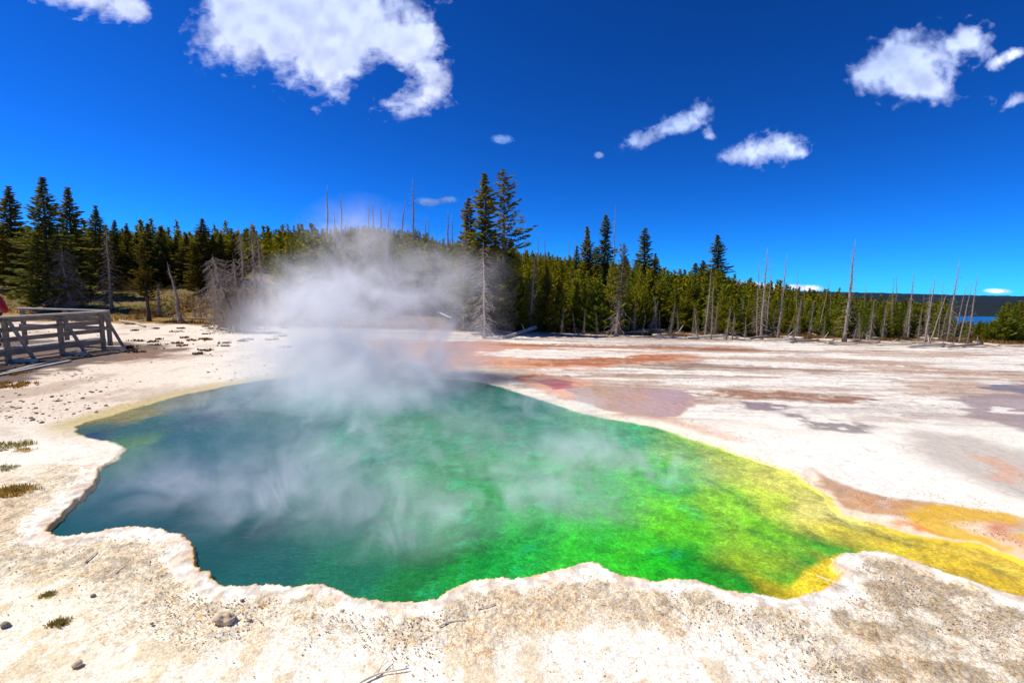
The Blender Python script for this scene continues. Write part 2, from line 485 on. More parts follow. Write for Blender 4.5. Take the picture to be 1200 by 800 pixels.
    V = np.vstack([V, [[0, 0, 0]]])
    jj = np.arange(0, na, 2)
    Cq = np.stack([np.full(len(jj), c), (jj + 2) % na, (jj + 1) % na, jj], -1)
    Q = np.vstack([Q, Cq])
    col = np.vstack([col, [lin((226, 216, 192))]])
    N = NT('sinter_ground')
    co = objco(N)
    base = N.attr('tone'); g = N.attr('grav', 'Fac'); w = N.attr('wet', 'Fac')
    n1 = N.noise(9, co, 6, .65)
    n2 = N.noise(46, co, 5, .78)
    n3 = N.noise(170, co, 2, .6)
    vor = N.n('ShaderNodeTexVoronoi', feature='F1'); vor.inputs['Scale'].default_value = 75; N.set(vor.inputs['Vector'], co)
    c1 = N.mix(1.0, base, N.ramp(n1, [(.25, .84), (.5, 1.04), (.8, 1.14)]), 'MULTIPLY')
    speck = N.ramp(n2, [(.30, .42), (.40, .94), (.50, 1.2), (.68, 1.5)])
    c2 = N.mix(N.math('MULTIPLY_ADD', g, .8, .12, clamp=True), c1, N.mix(1.0, c1, speck, 'MULTIPLY'))
    brown = N.mix(1.0, c2, (.80, .60, .38), 'MULTIPLY')
    c3 = N.mix(N.math('MULTIPLY', N.math('MULTIPLY_ADD', g, .8, .2, clamp=True), N.mapr(N.noise(19, co, 6, .75, .5), .52, .60)), c2, brown)
    stone = N.mix(N.math('MULTIPLY', N.math('GREATER_THAN', N.n('ShaderNodeSeparateColor', i_Color=vor.outputs['Color']).outputs[0], .8), N.math('MULTIPLY', g, .6)), c3, N.mix(.5, c3, (.7, .68, .66)))
    vb = N.n('ShaderNodeTexVoronoi', feature='F1'); vb.inputs['Scale'].default_value = 120; N.set(vb.inputs['Vector'], co)
    gv = N.ramp(N.n('ShaderNodeSeparateColor', i_Color=vb.outputs['Color']).outputs[1], [(0, .6), (.25, .95), (.6, 1.15), (1, 1.4)])
    stone = N.mix(N.math('MULTIPLY_ADD', g, .8, .12, clamp=True), stone, N.mix(1.0, stone, gv, 'MULTIPLY'))
    wv = N.n('ShaderNodeVectorMath', operation='ADD'); N.set(wv.inputs[0], co)
    wn = N.n('ShaderNodeTexNoise'); wn.inputs['Scale'].default_value = 6; wn.inputs['Detail'].default_value = 4; N.set(wn.inputs['Vector'], co)
    wsc = N.n('ShaderNodeVectorMath', operation='SCALE'); N.t.links.new(wn.outputs['Color'], wsc.inputs[0]); wsc.inputs['Scale'].default_value = .16; N.t.links.new(wsc.outputs[0], wv.inputs[1])
    ve = N.n('ShaderNodeTexVoronoi', feature='DISTANCE_TO_EDGE'); ve.inputs['Scale'].default_value = 5; N.set(ve.inputs['Vector'], wv)
    ck = N.math('MULTIPLY', N.mapr(ve.outputs['Distance'], .0, .035, 1, 0), N.mapr(N.noise(1.7, co, 3), .48, .60))
    ck = N.math('MULTIPLY', ck, N.math('SUBTRACT', 1.0, w, clamp=True))
    stone = N.mix(N.math('MULTIPLY', ck, .55), stone, N.mix(1.0, stone, (.42, .33, .25), 'MULTIPLY'))
    bs = N.n('ShaderNodeBsdfPrincipled')
    N.set(bs.inputs['Base Color'], stone)
    N.set(bs.inputs['Roughness'], N.mapr(w, 0, 1, .92, .12))
    N.set(bs.inputs['Specular IOR Level'], N.mapr(w, 0, 1, .15, .6))
    hgt = N.math('ADD', N.math('MULTIPLY', n1, .6), N.math('ADD', N.math('MULTIPLY', n2, .5), N.math('MULTIPLY', n3, .2)))
    bp = N.n('ShaderNodeBump'); N.set(bp.inputs['Height'], hgt)
    N.set(bp.inputs['Strength'], N.mapr(w, 0, .7, .8, .02)); bp.inputs['Distance'].default_value = .02
    N.set(bs.inputs['Normal'], bp.outputs[0])
    N.surf(bs)
    wet = np.append(wet, 0); grav = np.append(grav, .3)
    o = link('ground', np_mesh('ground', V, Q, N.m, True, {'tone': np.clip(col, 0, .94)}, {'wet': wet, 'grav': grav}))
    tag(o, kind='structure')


build_ground()


# ------------------------------------------------------------------ pool water
def build_water():
    lo = POOLW.min(0) - .3; hi = POOLW.max(0) + .3
    st = .045
    xs = np.arange(lo[0], hi[0], st); ys = np.arange(lo[1], hi[1], st)
    X, Y = np.meshgrid(xs, ys); x = X.ravel(); y = Y.ravel()
    d = sdf(x, y, POOLW, .5)
    wc, sh = water_colour(x, y)
    keep = d < .2
    # mottled algae and dark drift lines
    a = fbm(x * 3.2, y * 3.2, 5, 201); b = fbm(x * 9, y * 9, 4, 202)
    green = np.clip(wc[:, 1] / (wc.max(1) + 1e-6), 0, 1) * sst(.10, .3, wc[:, 1])
    m = 1 + green * ((a - .5) * .75 + (b - .5) * .8)
    rx = x * .75 - y * .65; ry = x * .65 + y * .75
    line = fbm(rx * 1.6 + .8 * a, ry * 8.5 + 2.5 * a, 5, 203)
    ppx = 600 + F * x / y
    zone = .35 * sst(760, 880, ppx) * (1 - sst(1000, 1080, ppx)) * (y > 3.7)
    m = m * (1 - zone * .22 * sst(.54, .64, line))
    wc = wc * m[:, None]
    # emerald spots scattered at random through the green
    gl = sst(.66, .74, fbm(x * 4.5, y * 4.5, 4, 205)) * green * (1 - sst(760, 900, ppx))
    wc = wc + gl[:, None] * .35 * (lin((40, 210, 130)) - wc)
    idx = -np.ones(len(x), int)
    nx = len(xs); ny = len(ys)
    i = np.arange(ny - 1)[:, None] * nx; j = np.arange(nx - 1)[None, :]
    Q = np.stack([i + j, i + j + 1, i + nx + j + 1, i + nx + j], -1).reshape(-1, 4)
    Q = Q[keep[Q].any(1)]
    used = np.unique(Q); idx[used] = np.arange(len(used))
    V = np.stack([x, y, np.full(len(x), -.045)], 1)[used]
    N = NT('spring_water')
    co = objco(N)
    c = N.attr('tone'); s = N.attr('clear', 'Fac')
    fine = N.math('ADD', N.math('MULTIPLY', N.noise(16, co, 6, .72, .8), .55), N.math('MULTIPLY', N.noise(48, co, 4, .7, .4), .45))
    cc = N.mix(1.0, c, N.ramp(fine, [(.37, .58), (.5, 1.02), (.62, 1.75)]), 'MULTIPLY')
    # deep blue part stays smooth
    sep = N.n('ShaderNodeSeparateColor', i_Color=c)
    deep = N.mapr(sep.outputs[1], .05, .22)
    cc = N.mix(deep, c, cc)
    dif = N.n('ShaderNodeBsdfDiffuse'); N.set(dif.inputs['Color'], cc)
    tr = N.n('ShaderNodeBsdfTransparent'); N.set(tr.inputs['Color'], N.mix(.6, (1, 1, 1), c))
    body = N.n('ShaderNodeMixShader')
    N.set(body.inputs[0], N.math('MULTIPLY', s, .22)); N.t.links.new(dif.outputs[0], body.inputs[1]); N.t.links.new(tr.outputs[0], body.inputs[2])
    mp = N.n('ShaderNodeMapping'); N.set(mp.inputs[0], co); mp.inputs['Scale'].default_value = (1, 1.6, 1); mp.inputs['Rotation'].default_value = (0, 0, .5)
    rip = N.noise(11, mp.outputs[0], 4, .6, 1.2)
    bp = N.n('ShaderNodeBump'); N.set(bp.inputs['Height'], rip); bp.inputs['Strength'].default_value = .3; bp.inputs['Distance'].default_value = .03
    gl = N.n('ShaderNodeBsdfGlossy'); gl.inputs['Roughness'].default_value = .06; N.t.links.new(bp.outputs[0], gl.inputs['Normal'])
    fr = N.n('ShaderNodeFresnel'); fr.inputs['IOR'].default_value = 1.33; N.t.links.new(bp.outputs[0], fr.inputs['Normal'])
    ms = N.n('ShaderNodeMixShader'); N.t.links.new(fr.outputs[0], ms.inputs[0]); N.t.links.new(body.outputs[0], ms.inputs[1]); N.t.links.new(gl.outputs[0], ms.inputs[2])
    N.surf(ms)
    o = link('spring_water', np_mesh('spring_water', V, idx[Q], N.m, True, {'tone': np.clip(wc[used], 0, .9)}, {'clear': np.clip(sh[used], 0, 1)}))
    tag(o, kind='structure')


build_water()


# lake in the distance
def build_lake():
    N = NT('lake_water')
    bs = N.n('ShaderNodeBsdfPrincipled'); bs.inputs['Base Color'].default_value = (.006, .04, .10, 1); bs.inputs['Roughness'].default_value = .25
    bp = N.n('ShaderNodeBump'); N.set(bp.inputs['Height'], N.noise(.8, objco(N), 3)); bp.inputs['Strength'].default_value = .5
    N.t.links.new(bp.outputs[0], bs.inputs['Normal']); N.surf(bs)
    pts = [(175, 235), (260, 225), (420, 240), (620, 300), (640, 420), (460, 430), (330, 400), (230, 380), (180, 330), (165, 280)]
    n = len(pts)
    V = [(a, b, -16.0) for a, b in pts]
    bm = bmesh.new()
    vs = [bm.verts.new(v) for v in V]; bm.faces.new(vs)
    me = bpy.data.meshes.new('lake'); bm.to_mesh(me); bm.free(); me.materials.append(N.m)
    tag(link('lake', me), kind='structure')


build_lake()


# ------------------------------------------------------------------ vegetation
def foliage_mat(name, dark, light, brown=0.0):
    N = NT(name)
    sh = N.attr('shade', 'Fac')
    oi = N.n('ShaderNodeObjectInfo')
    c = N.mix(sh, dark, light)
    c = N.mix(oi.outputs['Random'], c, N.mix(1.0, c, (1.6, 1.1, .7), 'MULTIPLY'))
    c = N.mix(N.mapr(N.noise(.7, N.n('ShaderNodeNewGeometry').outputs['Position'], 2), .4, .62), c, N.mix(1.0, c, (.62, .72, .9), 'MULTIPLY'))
    if brown:
        c = N.mix(N.mapr(N.noise(1.2, objco(N), 3), .45, .65, 0, brown), c, (.11, .075, .03))
    d = N.n('ShaderNodeBsdfDiffuse'); N.set(d.inputs['Color'], c)
    t = N.n('ShaderNodeBsdfTranslucent'); N.set(t.inputs['Color'], N.mix(1.0, c, (1.3, 1.2, .5), 'MULTIPLY'))
    m = N.n('ShaderNodeMixShader'); m.inputs[0].default_value = .35
    N.t.links.new(d.outputs[0], m.inputs[1]); N.t.links.new(t.outputs[0], m.inputs[2])
    return N.surf(m)


def wood_mat(name, a, b, sc=(30, 30, 3), bd=.002):
    N = NT(name)
    mp = N.n('ShaderNodeMapping'); N.set(mp.inputs[0], objco(N)); mp.inputs['Scale'].default_value = sc
    n = N.noise(1, mp.outputs[0], 5, .65, .4)
    c = N.mix(N.mapr(n, .3, .7), a, b)
    bs = N.n('ShaderNodeBsdfPrincipled'); N.set(bs.inputs['Base Color'], c); bs.inputs['Roughness'].default_value = .9
    bs.inputs['Specular IOR Level'].default_value = .15
    bp = N.n('ShaderNodeBump'); N.set(bp.inputs['Height'], n); bp.inputs['Strength'].default_value = .5; bp.inputs['Distance'].default_value = bd
    N.t.links.new(bp.outputs[0], bs.inputs['Normal'])
    return N.surf(bs)


M_SPRUCE = foliage_mat('spruce_needles', (.06, .08, .02), (.25, .265, .065), .6)
M_PINE = foliage_mat('pine_needles', (.07, .11, .013), (.29, .35, .045))
M_OLIVE = foliage_mat('olive_needles', (.035, .04, .008), (.12, .11, .022), .6)
M_BARK = wood_mat('bark', (.045, .033, .025), (.12, .095, .075))
M_GREY = wood_mat('weathered_wood', (.17, .13, .10), (.44, .36, .28))
M_PALE = wood_mat('bleached_wood', (.38, .32, .25), (.76, .66, .53))
M_STICK = wood_mat('bleached_stick', (.70, .58, .42), (.92, .82, .64), (8, 8, 8), .0003)
M_DEAD = wood_mat('dead_twigs', (.18, .14, .115), (.44, .37, .30))


class MB:
    """triangle/quad soup collected with numpy friendly lists"""
    def __init__(s):
        s.v = []; s.f = []; s.sh = []

    def tube(s, pts, rad, k=5, cap=True):
        base = len(s.v)
        n = len(pts)
        for i, p in enumerate(pts):
            a = pts[max(i - 1, 0)]; b = pts[min(i + 1, n - 1)]
            d = (b - a)
            d = d.normalized() if d.length > 1e-9 else Vector((0, 0, 1))
            q = d.cross(Vector((0, 0, 1)))
            q = q.normalized() if q.length > .05 else d.cross(Vector((1, 0, 0))).normalized()
            w = d.cross(q)
            for j in range(k):
                t = 2 * math.pi * j / k
                s.v.append(p + (q * math.cos(t) + w * math.sin(t)) * rad[i])
        for i in range(n - 1):
            for j in range(k):
                j2 = (j + 1) % k
                s.f.append((base + i * k + j, base + i * k + j2, base + (i + 1) * k + j2, base + (i + 1) * k + j))
        if cap:
            s.f.append(tuple(base + j for j in range(k))[::-1])
            s.f.append(tuple(base + (n - 1) * k + j for j in range(k)))

    def box(s, c, hx, hy, hz, ax=None):
        c = Vector(c)
        ax = ax or (Vector((1, 0, 0)), Vector((0, 1, 0)), Vector((0, 0, 1)))
        b = len(s.v)
        for dz in (-1, 1):
            for dx, dy in ((-1, -1), (1, -1), (1, 1), (-1, 1)):
                s.v.append(c + ax[0] * hx * dx + ax[1] * hy * dy + ax[2] * hz * dz)
        for q in ((3, 2, 1, 0), (4, 5, 6, 7), (0, 1, 5, 4), (1, 2, 6, 5), (2, 3, 7, 6), (3, 0, 4, 7)):
            s.f.append(tuple(b + i for i in q))

    def beam(s, a, b, w, h, side=None):
        """board from a to b, w wide (sideways), h deep"""
        a = Vector(a); b = Vector(b); d = b - a; L = d.length; d.normalize()
        sd = Vector(side) if side is not None else d.cross(Vector((0, 0, 1)))
        sd = (sd - d * sd.dot(d)).normalized(); u_ = sd.cross(d)
        s.box((a + b) / 2, L / 2, w / 2, h / 2, (d, sd, u_))

    def mesh(s, name, mat, smooth=False):
        me = bpy.data.meshes.new(name)
        me.from_pydata([tuple(v) for v in s.v], [], s.f)
        if smooth: me.polygons.foreach_set('use_smooth', [True] * len(me.polygons))
        me.materials.append(mat); me.update()
        return me

    def build(s, name, mat, parent=None, smooth=False, bevel=0):
        o = link(name, s.mesh(name, mat, smooth), parent)
        if bevel:
            b = o.modifiers.new('bevel', 'BEVEL'); b.width = bevel; b.segments = 2; b.limit_method = 'ANGLE'
        return o


def crown_arrays(seed, H, rad, base=.1, nb=150, tw=22, tl=.28, droop=.35, power=.85, irregular=.3, thin=None, sz=1.0, upv=.12):
    """needle sprays on drooping limbs: (V, quads, shade)"""
    g = np.random.RandomState(seed)
    V = []; S = []
    ph = g.rand() * 6.28
    for i in range(nb):
        t = base + (1 - base) * ((i + g.rand()) / nb) ** 0.92
        t = min(t, .995)
        z0 = H * t
        lobe = 1 + irregular * math.sin(t * 23 + ph) * .5 + irregular * (g.rand() - .5) * 1.6
        L = rad * max(.05, (1 - t) ** power) * lobe
        if thin is not None: L *= thin(t)
        if t < base + .12: L *= .6 + .4 * (t - base) / .12
        if L < .06: L = .06
        a = i * 2.39996 + g.rand() * .7
        dx, dy = math.cos(a), math.sin(a)
        slope = -droop + .75 * max(0, t - .45) * 1.6 + (g.rand() - .5) * .25
        k = max(4, int(tw * (L / rad) ** .8))
        s = (.12 + .88 * ((np.arange(k) + g.rand(k)) / k))
        # drooping curve that lifts at the tip
        zz = z0 + L * s * slope + L * .22 * s * s
        side = (g.rand(k) - .5) * 2
        spread = L * .38 * (1.05 - s) + .05
        cx = dx * L * s - dy * side * spread; cy = dy * L * s + dx * side * spread
        cz = zz + (g.rand(k) - .5) * .10 * L - abs(side) * spread * .25
        # spray direction: outwards and sideways
        vx = dx * 1.0 - dy * side * 1.1 + (g.rand(k) - .5) * .5
        vy = dy * 1.0 + dx * side * 1.1 + (g.rand(k) - .5) * .5
        vz = (g.rand(k) - .5) * .7 + upv
        n = np.sqrt(vx * vx + vy * vy + vz * vz)
        l = tl * (.6 + .8 * g.rand(k)) * (1 - .3 * t)
        v = np.stack([vx, vy, vz], 1) / n[:, None]
        w = np.stack([-vy, vx, (g.rand(k) - .5) * 2.2 * n], 1)
        w /= np.linalg.norm(w, axis=1)[:, None]
        c = np.stack([cx, cy, cz], 1)
        l = l[:, None]
        q = np.stack([c - v * l * .5, c + w * l * .2 * sz, c + v * l * .5, c - w * l * .2 * sz], 1)
        V.append(q.reshape(-1, 3))
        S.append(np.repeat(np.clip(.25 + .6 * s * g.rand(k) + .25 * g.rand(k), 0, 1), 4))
    # leader tuft
    V = np.concatenate(V); S = np.concatenate(S)
    return V, S


def crown_mesh(name, mat, **kw):
    V, S = crown_arrays(**kw)
    Q = np.arange(len(V)).reshape(-1, 4)
    return np_mesh(name, V, Q, mat, False, None, {'shade': S})


def trunk_mesh(name, H, r0, mat, seed, limbs=0, lrad=1.0, bend=.02, lo=.15, hi=.95, droop=-.3, sub=0, flare=1.5, fork=0, lr=.16):
    g = random.Random(seed)
    m = MB()
    pts = []; rad = []
    n = 12
    bx = by = 0
    for i in range(n + 1):
        t = i / n
        bx += g.uniform(-1, 1) * bend * H / n * 2; by += g.uniform(-1, 1) * bend * H / n * 2
        if i == 0: bx = by = 0
        pts.append(Vector((bx, by, H * t - (.15 if i == 0 else 0))))
        rad.append(r0 * (1 - t) ** .85 + .004 + (r0 * (flare - 1) if i == 0 else 0))
    m.tube(pts, rad, 7)

    def P(t):
        f = t * n; i = min(int(f), n - 1); return pts[i].lerp(pts[i + 1], f - i)
    for i in range(limbs):
        t = lo + (hi - lo) * (i + g.random()) / limbs
        a = i * 2.4 + g.random()
        L = lrad * (1 - t * .75) * g.uniform(.25, 1.1)
        d = Vector((math.cos(a), math.sin(a), droop + g.uniform(-.2, .2)))
        p = P(t); r = max(.006, r0 * lr * (1 - t * .6))
        q = [p, p + d * L * .5, p + d * L + Vector((0, 0, -L * g.uniform(0, .35)))]
        m.tube(q, [r, r * .7, r * .25], 3, False)
        for k in range(sub):
            f = g.uniform(.25, 1)
            b = q[0].lerp(q[2], f)
            e = Vector((d.x + g.uniform(-1, 1) * 1.2, d.y + g.uniform(-1, 1) * 1.2, g.uniform(-1.1, .25))).normalized() * L * g.uniform(.2, .5)
            mid = b + e * .5 + Vector((0, 0, g.uniform(-.1, .05) * L))
            m.tube([b, mid, b + e + Vector((0, 0, -L * .15))], [r * .5, r * .4, r * .2], 3, False)
    return m.mesh(name, mat, True)


def frame_to(base, top, H, w=1.0):
    """matrix that stands a model of height H from base to top"""
    d = top - base; L = d.length; zx = d.normalized()
    spin = rnd.uniform(0, 6.28)
    x = Vector((math.cos(spin), math.sin(spin), 0)); x = (x - zx * x.dot(zx)).normalized(); y = zx.cross(x)
    sz = L / H; sw = sz * w
    Mx = Matrix(((x.x * sw, y.x * sw, zx.x * sz, base.x), (x.y * sw, y.y * sw, zx.y * sz, base.y), (x.z * sw, y.z * sw, zx.z * sz, base.z), (0, 0, 0, 1)))
    return Mx


def place(name, bpx, tpx, H, meshes, label, cat, w=1.0, group=None, base=None):
    """meshes: list of (part name, mesh). single mesh -> the thing itself"""
    b = base if base is not None else hit(*bpx)
    top = at(tpx[0], tpx[1], b.y + (rnd.uniform(-.3, .3) if base is None else 0))
    Mx = frame_to(b, top, H, w)
    if len(meshes) == 1:
        o = link(name, meshes[0][1]); o.matrix_world = Mx
    else:
        o = empty(name); o.matrix_world = Mx
        for pn, me in meshes:
            link(pn, me, o)
    return tag(o, label, cat, group)


# model kits (height 7 m)
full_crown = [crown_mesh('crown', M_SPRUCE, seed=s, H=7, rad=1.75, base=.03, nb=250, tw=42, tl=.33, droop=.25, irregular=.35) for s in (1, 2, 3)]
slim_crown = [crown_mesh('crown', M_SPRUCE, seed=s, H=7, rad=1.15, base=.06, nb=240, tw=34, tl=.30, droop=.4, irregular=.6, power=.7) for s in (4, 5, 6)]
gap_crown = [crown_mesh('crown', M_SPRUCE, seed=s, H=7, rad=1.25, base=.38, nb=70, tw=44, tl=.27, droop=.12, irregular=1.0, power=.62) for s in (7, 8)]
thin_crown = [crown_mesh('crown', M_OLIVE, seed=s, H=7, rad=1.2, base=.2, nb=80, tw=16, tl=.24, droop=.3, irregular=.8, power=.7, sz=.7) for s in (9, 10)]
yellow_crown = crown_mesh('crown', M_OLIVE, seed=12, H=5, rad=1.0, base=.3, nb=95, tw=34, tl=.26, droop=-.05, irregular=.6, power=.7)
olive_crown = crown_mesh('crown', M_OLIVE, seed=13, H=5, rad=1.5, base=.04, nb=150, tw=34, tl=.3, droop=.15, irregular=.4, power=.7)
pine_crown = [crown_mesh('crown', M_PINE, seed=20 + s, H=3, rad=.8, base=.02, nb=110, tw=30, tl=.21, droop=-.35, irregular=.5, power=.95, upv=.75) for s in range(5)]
live_trunk = [trunk_mesh('trunk', 6.9, .13, M_BARK, s, limbs=60, lrad=1.0, lo=.1, sub=0) for s in (1, 2, 3)]
pine_trunk = trunk_mesh('trunk', 2.9, .05, M_BARK, 5, limbs=14, lrad=.5)
bare_trunk = [trunk_mesh('trunk', 6.9, .12, M_GREY, s, limbs=120, lrad=1.1, lo=.06, sub=5, droop=-.3, lr=.24) for s in (11, 12)]
snag = [trunk_mesh('trunk', 7, .062 + .012 * (s % 2), M_GREY, 30 + s, limbs=44 + 12 * s, lrad=.5 + .14 * (s % 3), lo=.08, hi=.93, sub=2, bend=.02, flare=1.6, droop=-.2, lr=.3) for s in range(5)]
skeleton = [trunk_mesh('trunk', 5, .10, M_DEAD if s else M_GREY, 40 + s, limbs=120, lrad=1.15, lo=.03, hi=.97, sub=6, droop=-.4, bend=.035, lr=.2) for s in range(4)]
bushy = [trunk_mesh('trunk', 3.2, .10, M_DEAD, 50 + s, limbs=170, lrad=1.6, lo=.03, hi=.97, sub=9, droop=-.45, bend=.07, lr=.17) for s in range(2)]


def tree(kind, bpx, tpx, label, w=1.0, v=0, group=None):
    K = {'full': (full_crown, live_trunk, 7, 'spruce_tree', 'spruce'), 'slim': (slim_crown, live_trunk, 7, 'fir_tree', 'fir'), 'gap': (gap_crown, bare_trunk, 7, 'lodgepole_pine', 'pine'),
         'thin': (thin_crown, bare_trunk, 7, 'lodgepole_pine', 'pine')}
    c, t, H, nm, cat = K[kind]
    return place(nm, bpx, tpx, H, [('crown', c[v % len(c)]), ('trunk', t[v % len(t)])], label, cat, w, group)


# --- left bank
tree('full', (14, 338), (10, 218), 'broad dark spruce at the left edge of the photo behind the boardwalk', 1.15, 0)
tree('full', (58, 362), (49, 208), 'tallest dark green spruce right behind the boardwalk with branches down to the grass', 1.05, 1)
tree('full', (88, 348), (79, 220), 'dark spruce with narrow top just right of the tallest one behind the boardwalk', 1.0, 2)
tree('full', (112, 336), (112, 241), 'mid sized dark spruce behind the half dead pine near the boardwalk end', 1.0, 0)
tree('thin', (131, 364), (124, 262), 'half dead pine with bare grey trunk and thin brownish crown beyond the boardwalk end', 1.1, 0)
place('dead_tree', (84, 362), (70, 288), 3.2, [('trunk', bushy[0])], 'grey dead tree with drooping twigs leaning against the tallest left spruce', 'dead tree', 1.0)
tree('full', (136, 334), (134, 258), 'small dark spruce behind the half dead pine, left of its neighbour in the dark row', 1.0, 1)
tree('full', (150, 330), (148, 262), 'small dark spruce at the left end of the dark row above the grassy bank', 1.0, 2)
place('lodgepole_pine', (175, 376), (166, 284), 5, [('crown', yellow_crown), ('trunk', trunk_mesh('trunk', 4.9, .11, M_BARK, 61, 30, .8, lo=.15, sub=2))], 'young yellowish green pine with bare dark lower trunk at the foot of the grassy bank', 'pine', 1.0)
place('lodgepole_pine', (187, 371), (185, 330), 5, [('crown', crown_mesh('crown', M_OLIVE, seed=63, H=5, rad=1.7, base=.25, nb=30, tw=22, tl=.34, droop=.1, irregular=1, power=.5)), ('trunk', trunk_mesh('trunk', 4.9, .3, M_GREY, 62, 26, 1.6, sub=3))], 'stunted ragged pine stump with a few green boughs right of the yellowish pine', 'pine', 1.0)
place('dead_tree', (212, 379), (198, 306), 5, [('trunk', trunk_mesh('trunk', 5, .17, M_GREY, 64, 40, .9, sub=4, bend=.06, flare=2.0))], 'short thick dead trunk with wispy twigs leaning left on the pale flat', 'dead tree', 1.0)
dk = [((172, 335), (173, 262)), ((190, 334), (188, 266)), ((203, 333), (206, 276)), ((216, 334), (218, 274)), ((250, 333), (249, 275)), ((262, 332), (258, 274)), ((274, 330), (274, 274)), ((160, 333), (160, 272)), ((236, 332), (230, 272))]
for i, (b, t) in enumerate(dk):
    tree('full', b, t, 'dark spruce in the row standing along the top of the left grassy bank', 1.35, i, 'spruces in a row on the left bank')
tree('slim', (238, 334), (237, 256), 'tiered conifer rising above the dark row on the left bank', 1.5, 1)
place('spruce_tree', (232, 345), (226, 284), 5, [('crown', olive_crown), ('trunk', pine_trunk)], 'fat olive green spruce in front of the tiered conifer on the left bank', 'spruce', .9)
place('dead_tree', (279, 388), (250, 298), 3.2, [('trunk', bushy[1])], 'big grey dead tree leaning left with a dense tangle of drooping twigs', 'dead tree', 1.05)
place('dead_tree', (272, 380), (262, 320), 3.2, [('trunk', bushy[0])], 'low grey twiggy dead tree filling the front of the leaning tangle', 'dead tree', 1.1)
place('dead_tree', (291, 384), (280, 262), 5, [('trunk', skeleton[1])], 'tall dead tree with bare brown trunk between the leaning tangle and the steam', 'dead tree', .7)
place('dead_tree', (303, 380), (294, 256), 5, [('trunk', skeleton[0])], 'tallest dead tree at the left edge of the steam with crooked twiggy top', 'dead tree', .75)
place('dead_tree', (311, 376), (303, 272), 5, [('trunk', skeleton[2])], 'dead tree half inside the left edge of the steam column', 'dead tree', .75)
for i, (b, t) in enumerate([((229, 372), (222, 340)), ((236, 374), (230, 335)), ((243, 374), (233, 350)), ((252, 372), (247, 338))]):
    place('dead_sapling', b, t, 5, [('trunk', skeleton[i % 4])], 'thin leaning dead sapling with brown twigs between the stump and the leaning tangle', 'dead sapling', .8, 'dead saplings below the left bank')

scrub = [crown_mesh('crown', M_OLIVE if s else foliage_mat('brown_scrub', (.07, .05, .03), (.2, .15, .1)), seed=90 + s, H=2, rad=1.1, base=.0, nb=60, tw=26, tl=.22, droop=-.3, irregular=.9, power=.5, upv=.5, sz=.6) for s in range(2)]
for i in range(26):
    a = 140 + 175 * ((i * .618) % 1); b_ = 342 + 34 * ((i * .381 + .1) % 1)
    place('shrub', (a, b_), (a - 2, b_ - 9 - 7 * ((i * .73) % 1)), 2, [('crown', scrub[1 if i % 4 == 0 else 0])], 'low brown scrubby bush on the dry left bank', 'shrub', 1.0, 'low brown bushes on the dry left bank')
place('dead_tree', (264, 384), (246, 312), 5, [('trunk', skeleton[3])], 'thin dead tree with drooping grey branches at the left side of the leaning tangle', 'dead tree', 1.2)
place('dead_tree', (286, 390), (272, 300), 5, [('trunk', skeleton[1])], 'dead tree with dense grey branches at the right side of the leaning tangle', 'dead tree', 1.2)

# --- snags on the hill above the steam
for i, (b, t) in enumerate([((384, 330), (382, 217)), ((391, 345), (391, 245)), ((400, 320), (400, 226)), ((406, 315), (406, 252)), ((432, 335), (431, 236)), ((438, 340), (437, 234)), ((446, 330), (448, 237)), ((452, 355), (457, 239)), ((464, 320), (474, 235)),
                            ((497, 325), (498, 251)), ((503, 322), (503, 255)), ((525, 318), (526, 246)), ((531, 318), (529, 250)), ((541, 322), (541, 262)), ((422, 325), (421, 262)), ((416, 325), (414, 258)), ((601, 318), (603, 268)), ((614, 325), (616, 262)), ((631, 322), (630, 273)), ((638, 322), (638, 275)), ((666, 330), (667, 278)), ((672, 330), (673, 281))]):
    lab = 'tall bare grey snag standing on the forested hill behind the steam' if t[0] < 560 else 'thin bare grey snag on the hill between the centre firs and the right forest'
    grp = 'snags on the hill behind the steam' if t[0] < 560 else 'snags on the hill right of the centre firs'
    place('dead_tree', b, t, 7, [('trunk', snag[i % 5])], lab, 'snag', 1.9 if t[0] < 560 else 1.5, grp)
place('dead_tree', (485, 340), (484, 208), 7, [('trunk', snag[4])], 'tallest snag behind the steam, thick and dark with stubby branches', 'snag', 1.5)
tree('gap', (487, 335), (486, 268), 'dark scraggy pine at the foot of the tallest snag on the hill', 1.5, 1)

# --- centre stand
tree('slim', (550, 386), (549, 232), 'shortest and leftmost of the three tall firs in the centre', 1.05, 0)
tree('slim', (568, 390), (568, 203), 'narrow dense fir in the middle of the three tall centre firs', 1.1, 1)
tree('gap', (592, 386), (590, 198), 'tallest centre pine with open tiers of boughs on its right side', 1.15, 0)
place('dead_tree', (556, 388), (554, 285), 7, [('trunk', bare_trunk[0])], 'grey dead tree with fine twigs at the left foot of the centre firs', 'dead tree', 1.2)
place('dead_tree', (567, 396), (565, 285), 7, [('trunk', trunk_mesh('trunk', 7, .07, M_PALE, 71, 110, 1.3, lo=.05, sub=6, flare=2, lr=.3, bend=.03))], 'dead tree with pale bleached trunk in front of the centre firs', 'dead tree', 1.3)
place('dead_tree', (544, 387), (543, 264), 7, [('trunk', bare_trunk[1])], 'grey twiggy dead tree at the steam edge just left of the centre firs', 'dead tree', 1.3)
place('dead_tree', (577, 389), (576, 300), 5, [('trunk', skeleton[3])], 'short grey dead tree between the bleached trunk and the dark centre spruce', 'dead tree', .9)
tree('full', (545, 384), (545, 300), 'dull green spruce half veiled by steam at the left of the centre firs', 1.1, 2)
tree('full', (600, 384), (598, 280), 'very dark dense spruce at the right foot of the centre firs', 1.0, 2)
tree('full', (578, 384), (578, 290), 'dark spruce low between the trunks of the centre firs', 1.1, 1)
